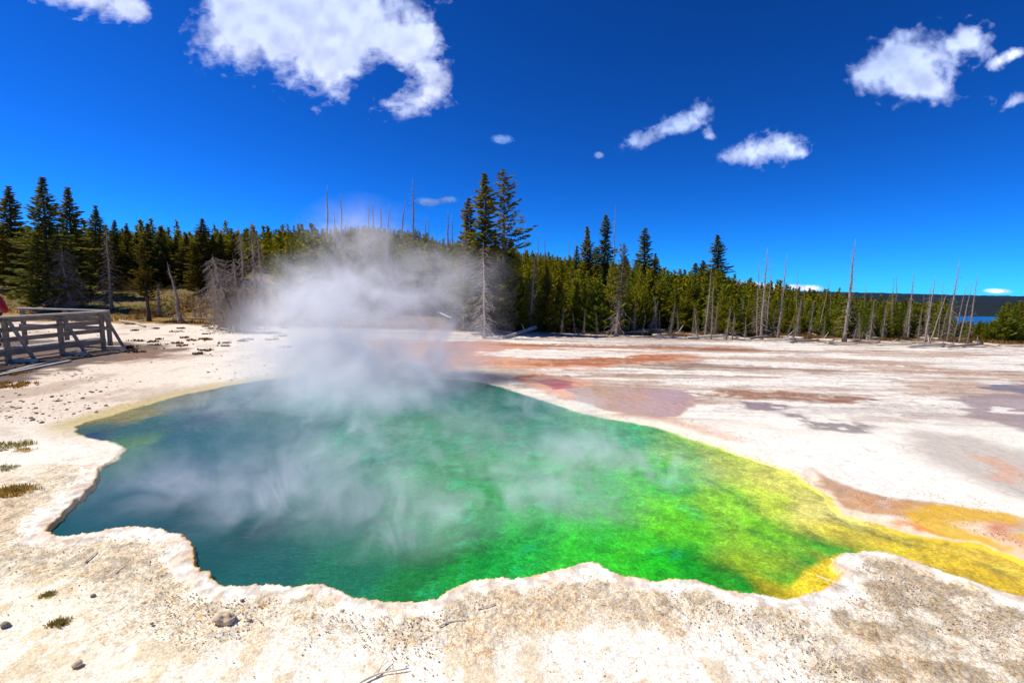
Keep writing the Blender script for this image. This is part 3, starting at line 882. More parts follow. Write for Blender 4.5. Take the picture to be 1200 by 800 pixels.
tree('full', (614, 384), (614, 335), 'small dark spruce between the centre stand and the grey dead tree', 1.2, 0)
tree('thin', (560, 384), (560, 272), 'scrubby brown green pine at the left foot of the centre firs', 1.3, 1)
place('dead_tree', (621, 388), (628, 296), 5, [('trunk', skeleton[3])], 'bushy grey dead tree right of the centre stand above the fallen log', 'dead tree', .62)
tree('full', (640, 388), (641, 312), 'mid green spruce just right of the bushy grey dead tree', 1.1, 1)
tree('full', (655, 386), (655, 325), 'green spruce with pointed top second to the right of the bushy dead tree', 1.0, 0)
place('shrub', (586, 386), (586, 372), 3, [('crown', pine_crown[1])], 'small round grey green shrub in the dry grass at the foot of the centre firs', 'shrub', 1.6)
# --- right of centre
tree('full', (689, 374), (688, 266), 'pyramid spruce left of the two slender firs in the right forest', .85, 2)
tree('slim', (708, 376), (710, 252), 'tallest slender fir in the right forest, beside the pyramid spruce', 1.0, 2)
place('dead_tree', (717, 378), (722, 240), 7, [('trunk', snag[1])], 'bare thin snag poking up just right of the tallest slender fir', 'snag', .8)
tree('gap', (722, 394), (731, 285), 'ragged pine with bare grey lower trunk at the edge of the white flat', 1.0, 1)
tree('slim', (755, 372), (756, 267), 'dense tall fir between the ragged pine and the paired small firs', 1.25, 0)
tree('slim', (768, 366), (768, 297), 'shorter fir tucked against the right side of the dense tall fir', 1.3, 1)
tree('slim', (745, 366), (745, 305), 'shorter fir tucked against the left side of the dense tall fir', 1.2, 1)
tree('slim', (815, 362), (815, 308), 'left one of the paired small firs next to the lone fir', 1.5, 2)
tree('slim', (823, 362), (824, 305), 'right one of the paired small firs next to the lone fir', 1.5, 0)
tree('slim', (841, 368), (841, 275), 'lone dense fir standing clear against the sky right of the paired small firs', 1.4, 1)
tree('full', (676, 372), (676, 288), 'dark spruce on the left side of the pyramid spruce', .8, 0)
tree('slim', (699, 372), (699, 290), 'low dark fir between the pyramid spruce and the tallest slender fir', 1.3, 0)
tree('slim', (732, 372), (733, 300), 'fir filling the gap behind the ragged pine', 1.4, 2)

# --- snags along the right shore: base, top
sn = [((761, 392), (772, 352), 1.3), ((773, 392), (773, 362), 1), ((817, 397), (814, 355), 1.4), ((826, 396), (833, 312), 1.2), ((833, 398), (836, 330), 1.2), ((851, 398), (857, 358), 1.4), ((858, 398), (861, 366), 1.5), ((873, 396), (874, 370), 1.4),
      ((887, 396), (890, 305), 1), ((892, 397), (899, 290), 1.6), ((897, 394), (905, 307), 1), ((911, 398), (921, 297), 1.2), ((932, 398), (938, 356), 1.5), ((933, 388), (935, 315), .8), ((941, 388), (943, 328), .8), ((958, 393), (975, 320), 1), ((989, 401), (1000, 280), 1.6), ((994, 394), (998, 322), 1), ((1000, 402), (1008, 365), 1.8),
      ((1011, 394), (1015, 328), .8), ((1019, 401), (1025, 352), 1.6), ((1044, 390), (1047, 320), .9), ((1050, 390), (1051, 318), .9), ((1064, 398), (1072, 316), 1.2), ((1083, 404), (1096, 322), 1.5), ((1089, 403), (1113, 333), 1.1), ((1086, 400), (1090, 332), 1),
      ((1099, 397), (1106, 325), .8), ((1110, 401), (1126, 304), 1.3), ((1116, 401), (1133, 330), 1), ((1124, 403), (1140, 328), 1.1), ((1134, 404), (1145, 318), .9), ((972, 392), (974, 335), .7), ((1020, 392), (1022, 338), .7), ((1076, 398), (1084, 340), .9)]
sl = {8: 'left snag of the tight group of three right of the lone fir', 9: 'thick tallest snag of the tight group of three right of the lone fir', 10: 'right leaning snag of the tight group of three right of the lone fir', 11: 'single leaning snag right of the tight group of three',
      15: 'leaning snag standing left of the tallest shore snag', 16: 'tallest and thickest snag on the right shore, well above the treeline', 25: 'strongly leaning snag crossing behind its neighbours near the right end of the shore', 28: 'tallest leaning snag of the right end group by the lake gap', 24: 'broad grey snag with many twigs at the left of the right end group'}
for i, (b, t, w) in enumerate(sn):
    if i in sl:
        place('dead_tree', b, t, 7, [('trunk', snag[(i * 3) % 5])], sl[i], 'snag', w)
    else:
        place('dead_tree', b, t, 7 if t[1] < 350 else 5, [('trunk', snag[i % 5] if t[1] < 350 else skeleton[i % 4])], 'bare grey snag among the dead trees along the right shore of the flats', 'snag', w if t[1] < 350 else w * .42, 'dead trees along the right shore')


for i in range(34):
    bx = 642 + 470 * ((i * .618034) % 1); by = 388 + (bx - 642) * .018 + 4 * ((i * .37) % 1)
    place('dead_tree', (bx, by), (bx + (bx - 560) * .012 + rnd.uniform(-5, 5), by - rnd.uniform(22, 50)), 5, [('trunk', skeleton[i % 4])], 'short grey dead sapling at the front edge of the young pine thicket', 'dead sapling', .5, 'dead saplings at the edge of the pine thicket')


# --- young pines: individuals, then the rest as one forest
def screen(p):
    q = p - CAM
    z = q.dot(fwd)
    return 600 + F * q.dot(rt) / z, 400 - F * q.dot(up) / z


cand = []
g = np.random.RandomState(5)
for k in range(60000):
    Y = 24.3 + 190 * g.rand() ** 1.5
    u = -1.35 + 2.75 * g.rand()
    px_ = 600 + F * u
    x = u * Y
    # openings
    if px_ < 330 and Y < 40 + 2 * math.sin(px_ * .05): continue
    if 330 <= px_ < 545 and Y < 30: continue
    if 600 < px_ < 660 and Y < 46 and vnoise(np.array([x * .25]), np.array([Y * .15]), 6)[0] > .36: continue
    if 660 <= px_ and Y < 25.2 + 1.1 * math.sin(x * .9): continue
    if px_ > 1095 and px_ < 1180 and Y > 60: continue
    if 930 < px_ < 1130 and Y < 27.5 and g.rand() < .55: continue
    cand.append((Y, x, px_))
cand.sort()
cell = {}
keep = []
for Y, x, px_ in cand:
    sp = .62 if Y < 40 else (.9 if Y < 80 else 1.7)
    if px_ < 500: sp *= 1.25
    key = (int(x / sp), int(Y / sp))
    if any((key[0] + a, key[1] + b) in cell and (cell[(key[0] + a, key[1] + b)][0] - x) ** 2 + (cell[(key[0] + a, key[1] + b)][1] - Y) ** 2 < sp * sp for a in (-1, 0, 1) for b in (-1, 0, 1)): continue
    cell[key] = (x, Y)
    keep.append((x, Y, px_))
print('pines', len(keep))
single_pine = []
for s in range(4):
    V, S = crown_arrays(seed=80 + s, H=3, rad=.8, base=.02, nb=52, tw=12, tl=.33, droop=-.3, irregular=.5, power=.95, sz=1.15, upv=.7)
    single_pine.append((V, S))
bigV = []; bigS = []
n_ind = 0
for x, Y, px_ in keep:
    z = tz(x, Y)
    h = (1.3 + 2.6 * g.rand() ** 1.3) * (1.25 if px_ < 500 else 1.0)
    if px_ > 930: h *= .85 + .12 * g.rand()
    if 850 < px_ and Y < 40: h = min(h, 1.7 + .5 * g.rand())
    if 1112 < px_ < 1172: h = min(h, .85 + .25 * g.rand())
    if px_ > 1180 and Y < 40: h = 1.7 + .6 * g.rand()
    w = .7 + .65 * g.rand()
    if n_ind < 285 and Y < 60 and -.02 < (px_ / 1200) < 1.03:
        o = empty('young_pine', (x, Y, z)) if Y < 29 else None
        sc = (w * h / 3, w * h / 3, h / 3); rz = g.rand() * 6.28
        if o is None:
            o = link('young_pine', pine_crown[n_ind % 5]); o.location = (x, Y, z)
        else:
            link('crown', pine_crown[n_ind % 5], o); link('trunk', pine_trunk, o)
        o.scale = sc; o.rotation_euler = (g.rand() * .08 - .04, g.rand() * .08 - .04, rz)
        if px_ > 600:
            tag(o, 'bright green young pine in the dense thicket behind the white flats', 'young pine', 'young pines behind the white flats')
        elif px_ > 330:
            tag(o, 'young pine on the hillside behind the steam', 'young pine', 'young pines on the hillside behind the steam')
        else:
            tag(o, 'young dark green pine above the left grassy bank', 'young pine', 'young pines above the left grassy bank')
        n_ind += 1
    else:
        V, S = single_pine[g.randint(4)]
        if Y > 95:
            V = V.reshape(-1, 4, 3)[::2]; c = V.mean(1, keepdims=True); V = (c + (V - c) * 1.45).reshape(-1, 3); S = S.reshape(-1, 4)[::2].ravel()
        a = g.rand() * 6.28; ca, sa = math.cos(a), math.sin(a)
        P = np.empty_like(V)
        P[:, 0] = (V[:, 0] * ca - V[:, 1] * sa) * w * h / 3 + x
        P[:, 1] = (V[:, 0] * sa + V[:, 1] * ca) * w * h / 3 + Y
        P[:, 2] = V[:, 2] * h / 3 + z
        bigV.append(P); bigS.append(np.clip(S * (.5 + .9 * g.rand()), 0, 1))
bigV = np.concatenate(bigV); bigS = np.concatenate(bigS)
print('forest faces', len(bigV) // 4, 'ind', n_ind)
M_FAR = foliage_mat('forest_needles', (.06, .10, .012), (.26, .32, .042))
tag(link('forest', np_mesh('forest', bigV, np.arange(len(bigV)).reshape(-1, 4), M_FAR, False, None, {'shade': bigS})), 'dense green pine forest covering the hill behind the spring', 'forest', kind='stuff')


# ------------------------------------------------------------------ grass (stuff) and tufts
def blades(points, hmin, hmax, seed, wd=.012, per=9, spread=.09):
    g = np.random.RandomState(seed)
    V = []; S = []
    for (x, y, z, s) in points:
        k = per
        a = g.rand(k) * 6.28; rr = spread * s * g.rand(k)
        bx = x + np.cos(a) * rr; by = y + np.sin(a) * rr
        h = (hmin + (hmax - hmin) * g.rand(k)) * s
        lx = np.cos(a) * h * .5 * g.rand(k); ly = np.sin(a) * h * .5 * g.rand(k)
        w = wd * s; t = g.rand(k) * 3.14; wx = np.cos(t) * w; wy = np.sin(t) * w
        q = np.stack([np.stack([bx - wx, by - wy, np.full(k, z - .01)], 1), np.stack([bx + wx, by + wy, np.full(k, z - .01)], 1),
                      np.stack([bx + lx + wx * .3, by + ly + wy * .3, z + h], 1), np.stack([bx + lx - wx * .3, by + ly - wy * .3, z + h], 1)], 1)
        V.append(q.reshape(-1, 3)); S.append(np.repeat(g.rand(k), 4))
    return np.concatenate(V), np.concatenate(S)


M_GRASS = foliage_mat('dry_grass', (.16, .10, .03), (.42, .28, .10))
M_GGRASS = foliage_mat('green_grass', (.22, .18, .06), (.5, .42, .16))
pts = []
for k in range(9000):
    Y = 24 + 13 * g.rand() ** 1.3; u = -1.25 + 2.5 * g.rand()
    if u > .15: Y = 23.4 + 3.5 * g.rand()
    x = u * Y
    if vnoise(np.array([x * .5]), np.array([Y * .5]), 77)[0] < .42: continue
    pts.append((x, Y, tz(x, Y), 1.0))
V, S = blades(pts, .07, .2, 3, .014, 7, .16)
tag(link('dry_grass', np_mesh('dry_grass', V, np.arange(len(V)).reshape(-1, 4), M_GRASS, False, None, {'shade': S})), 'dry golden grass on the banks below the trees', 'grass', kind='stuff')
# tufts one can count
tufts = [(8, 524, 1.5, 'large green yellow grass tuft at the left edge of the photo above the others'), (10, 578, 1.4, 'large flat grass tuft at the left edge of the photo level with the lower cove'), (4, 550, .9, 'small grass tuft between the two large ones at the left edge'),
         (22, 572, .9, 'small grass tuft touching the right side of the lower large tuft'), (10, 452, 1.6, 'dark dry tuft in front of the boardwalk near the loose planks'), (12, 438, 1.3, 'dark dry tuft beside the end of the loose planks'), (57, 697, .5, 'tiny grass tuft on the gravel below the left cove'),
         (68, 730, .6, 'tiny dry grass tuft low at the left foreground above the pale stone'), (30, 528, .7, 'tiny tuft right of the upper large grass tuft')]
for px_, py_, s, lab in tufts:
    p = flat(px_, py_)
    r_ = s * .1 * (p.length / 6)
    V, S = blades([(0 + nr.uniform(-1, 1) * r_, nr.uniform(-1, 1) * r_ * .7, 0, s * .8) for _ in range(40)], .015, .055, px_, .006 if py_ > 500 else .012, 12, .07)
    o = link('grass_tuft', np_mesh('grass_tuft', V, np.arange(len(V)).reshape(-1, 4), M_GGRASS if py_ > 500 else M_GRASS, False, None, {'shade': S}))
    o.location = p; tag(o, lab, 'grass tuft')
M_CLUMP = foliage_mat('dead_clump', (.05, .035, .025), (.16, .11, .07))
for k in range(46):
    px_ = 150 + 190 * g.rand(); py_ = 377 + 40 * g.rand() ** 1.6
    p = flat(px_, py_)
    V, S = blades([(nr.randn() * .1, nr.randn() * .08, 0, 1) for _ in range(10)], .03, .08, k, .02, 8, .08)
    o = link('dry_clump', np_mesh('dry_clump', V, np.arange(len(V)).reshape(-1, 4), M_CLUMP, False, None, {'shade': S}))
    o.location = p; tag(o, 'small low clump of dead brown plants on the pale flat left of the steam', 'plant clump', 'clumps of dead plants on the left flat')


# ------------------------------------------------------------------ stones
def stone_mesh(name, seed, mat, sub=3, amp=.35, flatz=.6):
    bm = bmesh.new(); bmesh.ops.create_icosphere(bm, subdivisions=sub, radius=1)
    from mathutils import noise as mn
    for v in bm.verts:
        n_ = mn.fractal(v.co * 1.3 + Vector((seed * 7.1, 0, 0)), 1, 2, 4)
        v.co *= 1 + amp * n_; v.co.z *= flatz
    me = bpy.data.meshes.new(name); bm.to_mesh(me); bm.free()
    if amp < .5: me.polygons.foreach_set('use_smooth', [True] * len(me.polygons))
    me.materials.append(mat); return me


M_STONE = wood_mat('sinter_stone', (.50, .34, .18), (.86, .68, .44), (3, 3, 3), .0006)
M_DARKST = wood_mat('dark_stone', (.16, .135, .10), (.42, .36, .28), (4, 4, 4), .0006)
p = flat(262, 728)
o = link('rock', stone_mesh('rock', 3, M_STONE, 4, .4, .75)); o.location = p + Vector((0, 0, .02)); o.scale = (.07, .05, .055)
tag(o, 'lumpy tan rock on the gravel in front of the pool', 'rock')
for px_, py_, s, m_, lab in [(6, 733, .03, M_DARKST, 'dark stone at the lower left edge of the photo'), (90, 779, .03, M_STONE, 'small pale stone low in the left foreground'), (109, 698, .018, M_DARKST, 'tiny dark stone on the pale gravel below the left cove'), (178, 731, .014, M_DARKST, 'tiny dark pebble left of the tan rock'), (284, 704, .018, M_DARKST, 'dark pebble above and right of the tan rock near the rim'), (293, 727, .016, M_DARKST, 'dark pebble immediately right of the tan rock')]:
    o = link('stone', stone_mesh('stone', px_, m_, 2, .4, .6)); o.location = flat(px_, py_) + Vector((0, 0, s * .3)); o.scale = (s, s * .8, s); tag(o, lab, 'stone')

# gravel grains beyond counting, as one object
base_st = []
for s in range(3):
    me = stone_mesh('grain', 90 + s, M_STONE, 1, .5, .7)
    bv = np.array([v.co[:] for v in me.vertices]); bf = np.array([p_.vertices[:] for p_ in me.polygons]); base_st.append((bv, bf)); bpy.data.meshes.remove(me)
gx = []; GV = []; GF = []; GS = []; off = 0
NN = 170000
uu = g.rand(NN) * 2.5 - 1.25; yy = 2.2 + 4.0 * g.rand(NN) ** 1.4
xx = uu * yy
dd = sdf(xx, yy, POOLW, 3.0)
dens = np.where(dd > .16, np.clip(1.2 - dd * 1.5 + .9 * sst(900, 1120, 600 + F * uu), .07, 1), 0) * (yy < 5.4) * sst(.36, .6, fbm(xx * 2, yy * 2, 3, 300))
dens = dens * np.where(600 + F * uu < 150, .35, 1)
sel = g.rand(NN) < dens * .62
for x, y in zip(xx[sel], yy[sel]):
    bv, bf = base_st[g.randint(3)]
    s = .0022 + .0065 * g.rand() ** 4
    a = g.rand() * 6.28; ca, sa = math.cos(a), math.sin(a)
    P = np.empty_like(bv); P[:, 0] = (bv[:, 0] * ca - bv[:, 1] * sa) * s + x; P[:, 1] = (bv[:, 0] * sa + bv[:, 1] * ca) * s * .8 + y; P[:, 2] = bv[:, 2] * s + s * .25
    GV.append(P); GF.append(bf + off); off += len(bv); GS.append(np.full(len(bv), g.rand()))
for k in range(2600):
    px_ = -40 + 440 * g.rand(); py_ = 386 + 110 * g.rand() ** 1.2
    q = flat(px_, py_)
    if sdf(np.array([q.x]), np.array([q.y]), POOLW, 1.0)[0] < .3 or vnoise(np.array([q.x * .9]), np.array([q.y * .9]), 9)[0] < .4: continue
    bv, bf = base_st[g.randint(3)]; s = .008 + .03 * g.rand() ** 4
    P = bv * s; P[:, 2] *= .8; P = P + np.array([q.x, q.y, s * .2]); GV.append(P); GF.append(bf + off); off += len(bv); GS.append(np.full(len(bv), .45 * g.rand()))
N = NT('gravel_grains'); sh = N.attr('shade', 'Fac')
bs = N.n('ShaderNodeBsdfDiffuse'); N.set(bs.inputs['Color'], N.ramp(sh, [(0, (.26, .20, .15)), (.3, (.46, .37, .26)), (.6, (.64, .49, .31)), (1, (.9, .84, .74))]))
N.surf(bs)
print('grains', len(GV))
tag(link('gravel', np_mesh('gravel', np.concatenate(GV), np.concatenate(GF), N.m, False, None, {'shade': np.concatenate(GS)})), 'loose grey and tan gravel grains outside the pool rim', 'gravel', kind='stuff')


# ------------------------------------------------------------------ sticks and logs
def stick(name, pts, r0, r1, mat, label, cat, forks=(), group=None, k=6, knobs=0, seed=1):
    """pts are ground points; curved slightly"""
    gg = random.Random(seed)
    m = MB()
    P = [Vector(p) for p in pts]
    n = 7
    line = []
    for i in range(n + 1):
        t = i / n * (len(P) - 1); a = min(int(t), len(P) - 2)
        q = P[a].lerp(P[a + 1], t - a)
        j = r0 * .5
        line.append(q + Vector((gg.uniform(-j, j), gg.uniform(-j, j), gg.uniform(0, j))))
    m.tube(line, [(r0 + (r1 - r0) * i / n) * gg.uniform(.88, 1.12) for i in range(n + 1)], k)
    for (t, dv) in forks:
        b = line[int(t * n)]
        dv = Vector(dv)
        m.tube([b, b + dv * .55 + Vector((0, 0, .02 * dv.length)), b + dv], [r0 * .6, r0 * .4, r0 * .15], 5)
    c = line[0].copy()
    m.v = [v - c for v in m.v]
    o = m.build(name, mat, smooth=True); o.location = c
    return tag(o, label, cat, group)


def gp(px_, py_, z=.01):
    return flat(px_, py_, z)


stick('stick', [gp(99, 659), gp(114, 645)], .008, .005, M_STICK, 'short white twig on the grey gravel just below the left cove', 'stick', seed=2)
stick('stick', [gp(136, 671), gp(149, 660)], .004, .003, M_STICK, 'thin grey twig right of the short white one below the left cove', 'stick', seed=3)
stick('stick', [gp(514, 733), gp(530, 727), gp(545, 726)], .007, .004, M_STICK, 'bleached stick lying on the gravel below the middle of the near rim', 'stick', seed=4)
stick('stick', [gp(560, 713), gp(581, 707)], .006, .004, M_STICK, 'short pale stick close under the near rim, right of the longer one', 'stick', seed=5)
stick('stick', [gp(420, 800), gp(445, 788), gp(478, 783)], .008, .004, M_STICK, 'forked bleached branch at the bottom edge of the photo', 'stick', forks=[(.55, (.03, .12, .03)), (.3, (.08, .10, .02))], seed=6)
stick('stick', [gp(957, 674, .02), gp(992, 687, .03)], .005, .003, M_STICK, 'thin grey stick lying across the white rim beside the yellow ledge', 'stick', seed=7)

# the big fallen log with upturned branches
stick('fallen_log', [hit(590, 397) + Vector((0, 0, .05)), hit(612, 392) + Vector((0, 0, .12)), hit(634, 387) + Vector((0, 0, .25))], .06, .13, M_PALE, 'large bleached fallen log with upturned branch stubs in front of the bushy grey dead tree', 'log',
      forks=[(.86, (.25, .1, .75)), (.7, (.45, -.2, .25)), (.95, (.5, .1, .12)), (.6, (-.2, .3, .4)), (.98, (.05, .3, .5))], seed=8, k=8)
stick('fallen_log', [hit(566, 383) + Vector((0, 0, .3)), hit(575, 388) + Vector((0, 0, .08)), hit(600, 392) + Vector((0, 0, .06))], .05, .08, M_PALE, 'bent pale log lying from the foot of the bleached trunk toward the large fallen log', 'log', seed=9)
stick('fallen_log', [hit(506, 366) + Vector((0, 0, .2)), hit(548, 384) + Vector((0, 0, .08))], .05, .08, M_PALE, 'pale log lying on the bank at the right edge of the steam', 'log', seed=10)
stick('fallen_log', [hit(518, 366) + Vector((0, 0, .1)), hit(545, 350) + Vector((0, 0, .2))], .05, .03, M_PALE, 'thin pale log propped up at the right edge of the steam', 'log', seed=11, forks=[(.3, (.1, 0, .4))])
stick('fallen_log', [hit(140, 377) + Vector((0, 0, .05)), hit(162, 381) + Vector((0, 0, .08)), hit(170, 384) + Vector((0, 0, .05))], .04, .05, M_PALE, 'pale log on the ground left of the yellowish pine', 'log', seed=12)
stick('fallen_log', [hit(202, 374) + Vector((0, 0, .05)), hit(262, 376) + Vector((0, 0, .08))], .04, .06, M_GREY, 'long thin log lying at the foot of the grassy bank behind the dead stump', 'log', seed=13)
for i, (a, b) in enumerate([((618, 322), (640, 348)), ((622, 340), (648, 356)), ((595, 352), (632, 366)), ((255, 302), (268, 303)), ((180, 318), (228, 322))]):
    stick('fallen_log', [hit(*a) + Vector((0, 0, .15)), hit(*b) + Vector((0, 0, .15))], .07, .1, M_PALE, 'bleached log lying on the open slope among the pines', 'log', seed=20 + i, group='logs on the open slopes')
drift = [(645, 386, 665, 388), (668, 387, 712, 391), (700, 389, 724, 386), (726, 391, 760, 393), (738, 388, 780, 391), (765, 394, 800, 395), (790, 392, 822, 396), (806, 397, 850, 398), (845, 396, 880, 400), (876, 398, 905, 397), (895, 400, 930, 402), (915, 396, 940, 400), (925, 402, 965, 401), (950, 399, 975, 404),
         (968, 403, 1003, 405), (1000, 401, 1030, 405), (1015, 398, 1040, 396), (1030, 405, 1070, 407), (1055, 401, 1090, 405), (1065, 408, 1105, 406), (1096, 402, 1130, 407), (1110, 408, 1150, 406), (1140, 403, 1170, 408), (850, 391, 872, 395), (945, 390, 957, 396), (1078, 397, 1100, 400)]
for i, (a, b, c, d_) in enumerate(drift):
    stick('fallen_log', [hit(a, b) + Vector((0, 0, .05)), hit(c, d_) + Vector((0, 0, .08 + .15 * rnd.random()))], rnd.uniform(.04, .07), rnd.uniform(.03, .09), M_PALE if i % 3 else M_GREY, 'bleached driftwood log lying along the shoreline below the right forest', 'log', seed=40 + i, group='driftwood along the right shoreline',
          forks=[(rnd.choice((.3, .6, .9)), (rnd.uniform(-.2, .4), rnd.uniform(-.2, .2), rnd.uniform(.15, .5)))] if i % 2 else ())
# pale root wads
for i, (a, b) in enumerate([(898, 392), (1019, 398), (1110, 396), (860, 394)]):
    m = MB(); gg = random.Random(i)
    for k in range(16):
        d_ = Vector((gg.uniform(-1, 1), gg.uniform(-1, 1), gg.uniform(.0, 1))).normalized() * gg.uniform(.2, .55)
        m.tube([Vector((0, 0, .05)), d_ * .5 + Vector((0, 0, .05)), d_], [.06, .04, .01], 4)
    o = m.build('tree_stump', M_PALE, smooth=True); o.location = hit(a, b); tag(o, 'pale upturned root stump among the driftwood of the right shoreline', 'stump', 'root stumps on the right shoreline')


# ------------------------------------------------------------------ boardwalk
def build_boardwalk():
    M_W = wood_mat('boardwalk_timber', (.15, .12, .082), (.40, .335, .25), (3, 3, 24))
    M_T = wood_mat('handrail_timber', (.38, .34, .27), (.62, .56, .46), (5, 5, 5))
    M_P = wood_mat('footing_timber', (.55, .48, .34), (.85, .76, .58), (5, 5, 5))
    A = flat(6, 426); B = flat(124, 409); 
    ab = (B - A).normalized()
    A2 = A - ab * 4.0                           # the walk runs on beyond the frame
    side = Vector((-ab.y, ab.x, 0))             # away from the pool
    if side.x > 0: side = -side
    C = at(128, 392, 15.4); C.z = 0
    D = at(24, 392, 15.6); D.z = 0
    root = empty('boardwalk', A); inv = -A
    def T(p): return Vector(p) + inv
    zt = .38
    # deck planks, laid across the walk
    m = MB()
    L = (B - A2).length; nP = int(L / .15)
    for i in range(nP):
        t = (i + .5) / nP
        p0 = A2.lerp(B, t)
        # far edge on line D..C
        dc = (C - D).normalized()
        den = side.x * dc.y - side.y * dc.x
        rr = D - p0
        s_ = (rr.x * dc.y - rr.y * dc.x) / den
        s_ = min(max(s_, .3), 3.4)
        m.beam(T(p0 + Vector((0, 0, zt))), T(p0 + side * s_ + Vector((0, 0, zt))), .138, .04)
    m.build('deck', M_T, root)
    m = MB(); m.beam(T(A2 + Vector((0, 0, zt - .10)) - side * .02), T(B + Vector((0, 0, zt - .10)) - side * .02), .045, .15)
    m.build('fascia', M_W, root, bevel=.005)
    m = MB(); m.beam(T(A2 + Vector((0, 0, zt - .12)) + side * .7), T(B + Vector((0, 0, zt - .12)) + side * .7), .06, .15); m.build('joist', M_W, root)
    # near railing
    toe = -side
    def rail(P, Q, z, w, h, name, mt, offs):
        mm = MB(); mm.beam(T(P + Vector((0, 0, z)) + offs), T(Q + Vector((0, 0, z)) + offs), w, h); mm.build(name, mt, root, bevel=.006)
    o_in = side * .075
    rail(A2, B + ab * .1, zt + .84 + .035, .19, .045, 'handrail', M_T, side * .02)
    rail(A2, B + ab * .05, zt + .79, .045, .13, 'top_rail', M_W, o_in)
    rail(A2, B + ab * .05, zt + .52, .045, .13, 'middle_rail', M_W, o_in)
    rail(A2, B + ab * .05, zt + .25, .045, .13, 'lower_rail', M_W, o_in)
    posts = [A.lerp(B, f) for f in (.03, .52, .975)] + [A - ab * 1.9, A - ab * 3.8]
    for P in posts:
        mm = MB(); mm.box(T(P + Vector((0, 0, (zt + .84) / 2))), .05, .05, (zt + .845) / 2, (ab, side, Vector((0, 0, 1)))); mm.build('post', M_W, root, bevel=.006)
        q = P + ab * .02 + toe * .08
        mm = MB(); mm.beam(T(q + Vector((0, 0, zt + .80))), T(P + toe * .42 + ab * .30 + Vector((0, 0, .04))), .085, .05, ab); mm.build('brace', M_W, root, bevel=.005)
        mm = MB(); mm.beam(T(P + side * .1 + ab * .1 + Vector((0, 0, .05))), T(P + toe * .48 + ab * .30 + Vector((0, 0, .045))), .10, .09); mm.build('footing', M_P, root, bevel=.005)
    # far railing
    n2 = (C - D).normalized()
    rail(D, C, zt + .88, .19, .045, 'handrail', M_T, Vector((0, 0, 0)))
    rail(D, C, zt + .58, .045, .13, 'middle_rail', M_W, Vector((0, 0, 0)))
    rail(D, C, zt + .28, .045, .13, 'lower_rail', M_W, Vector((0, 0, 0)))
    for f in (.02, .5, .98):
        P = D.lerp(C, f) + Vector((0, .08, 0))
        mm = MB(); mm.box(T(P + Vector((0, 0, (zt + .85) / 2))), .05, .05, (zt + .855) / 2); mm.build('post', M_W, root, bevel=.006)
    # end board closing the gap between both rails
    mm = MB(); mm.beam(T(B + Vector((0, 0, zt + .79)) + side * .1), T(C + Vector((0, 0, zt + .79))), .045, .13); mm.build('end_rail', M_W, root)
    tag(root, 'grey weathered timber boardwalk with railings at the left of the pool', 'boardwalk')
    for i, (a, b, lab) in enumerate([((-30, 447), (82, 424), 'lower one of two loose weathered planks on the ground before the boardwalk'), ((10, 437), (64, 424), 'upper shorter loose plank on the ground before the boardwalk')]):
        P = flat(*a); Q = flat(*b)
        mm = MB(); mm.beam(Vector((0, 0, .03)), Q - P + Vector((0, 0, .03)), .10, .05); o = mm.build('plank', M_T, bevel=.005); o.location = P; tag(o, lab, 'plank')
    return A, B, ab, side, zt


A_, B_, ab_, side_, zt_ = build_boardwalk()


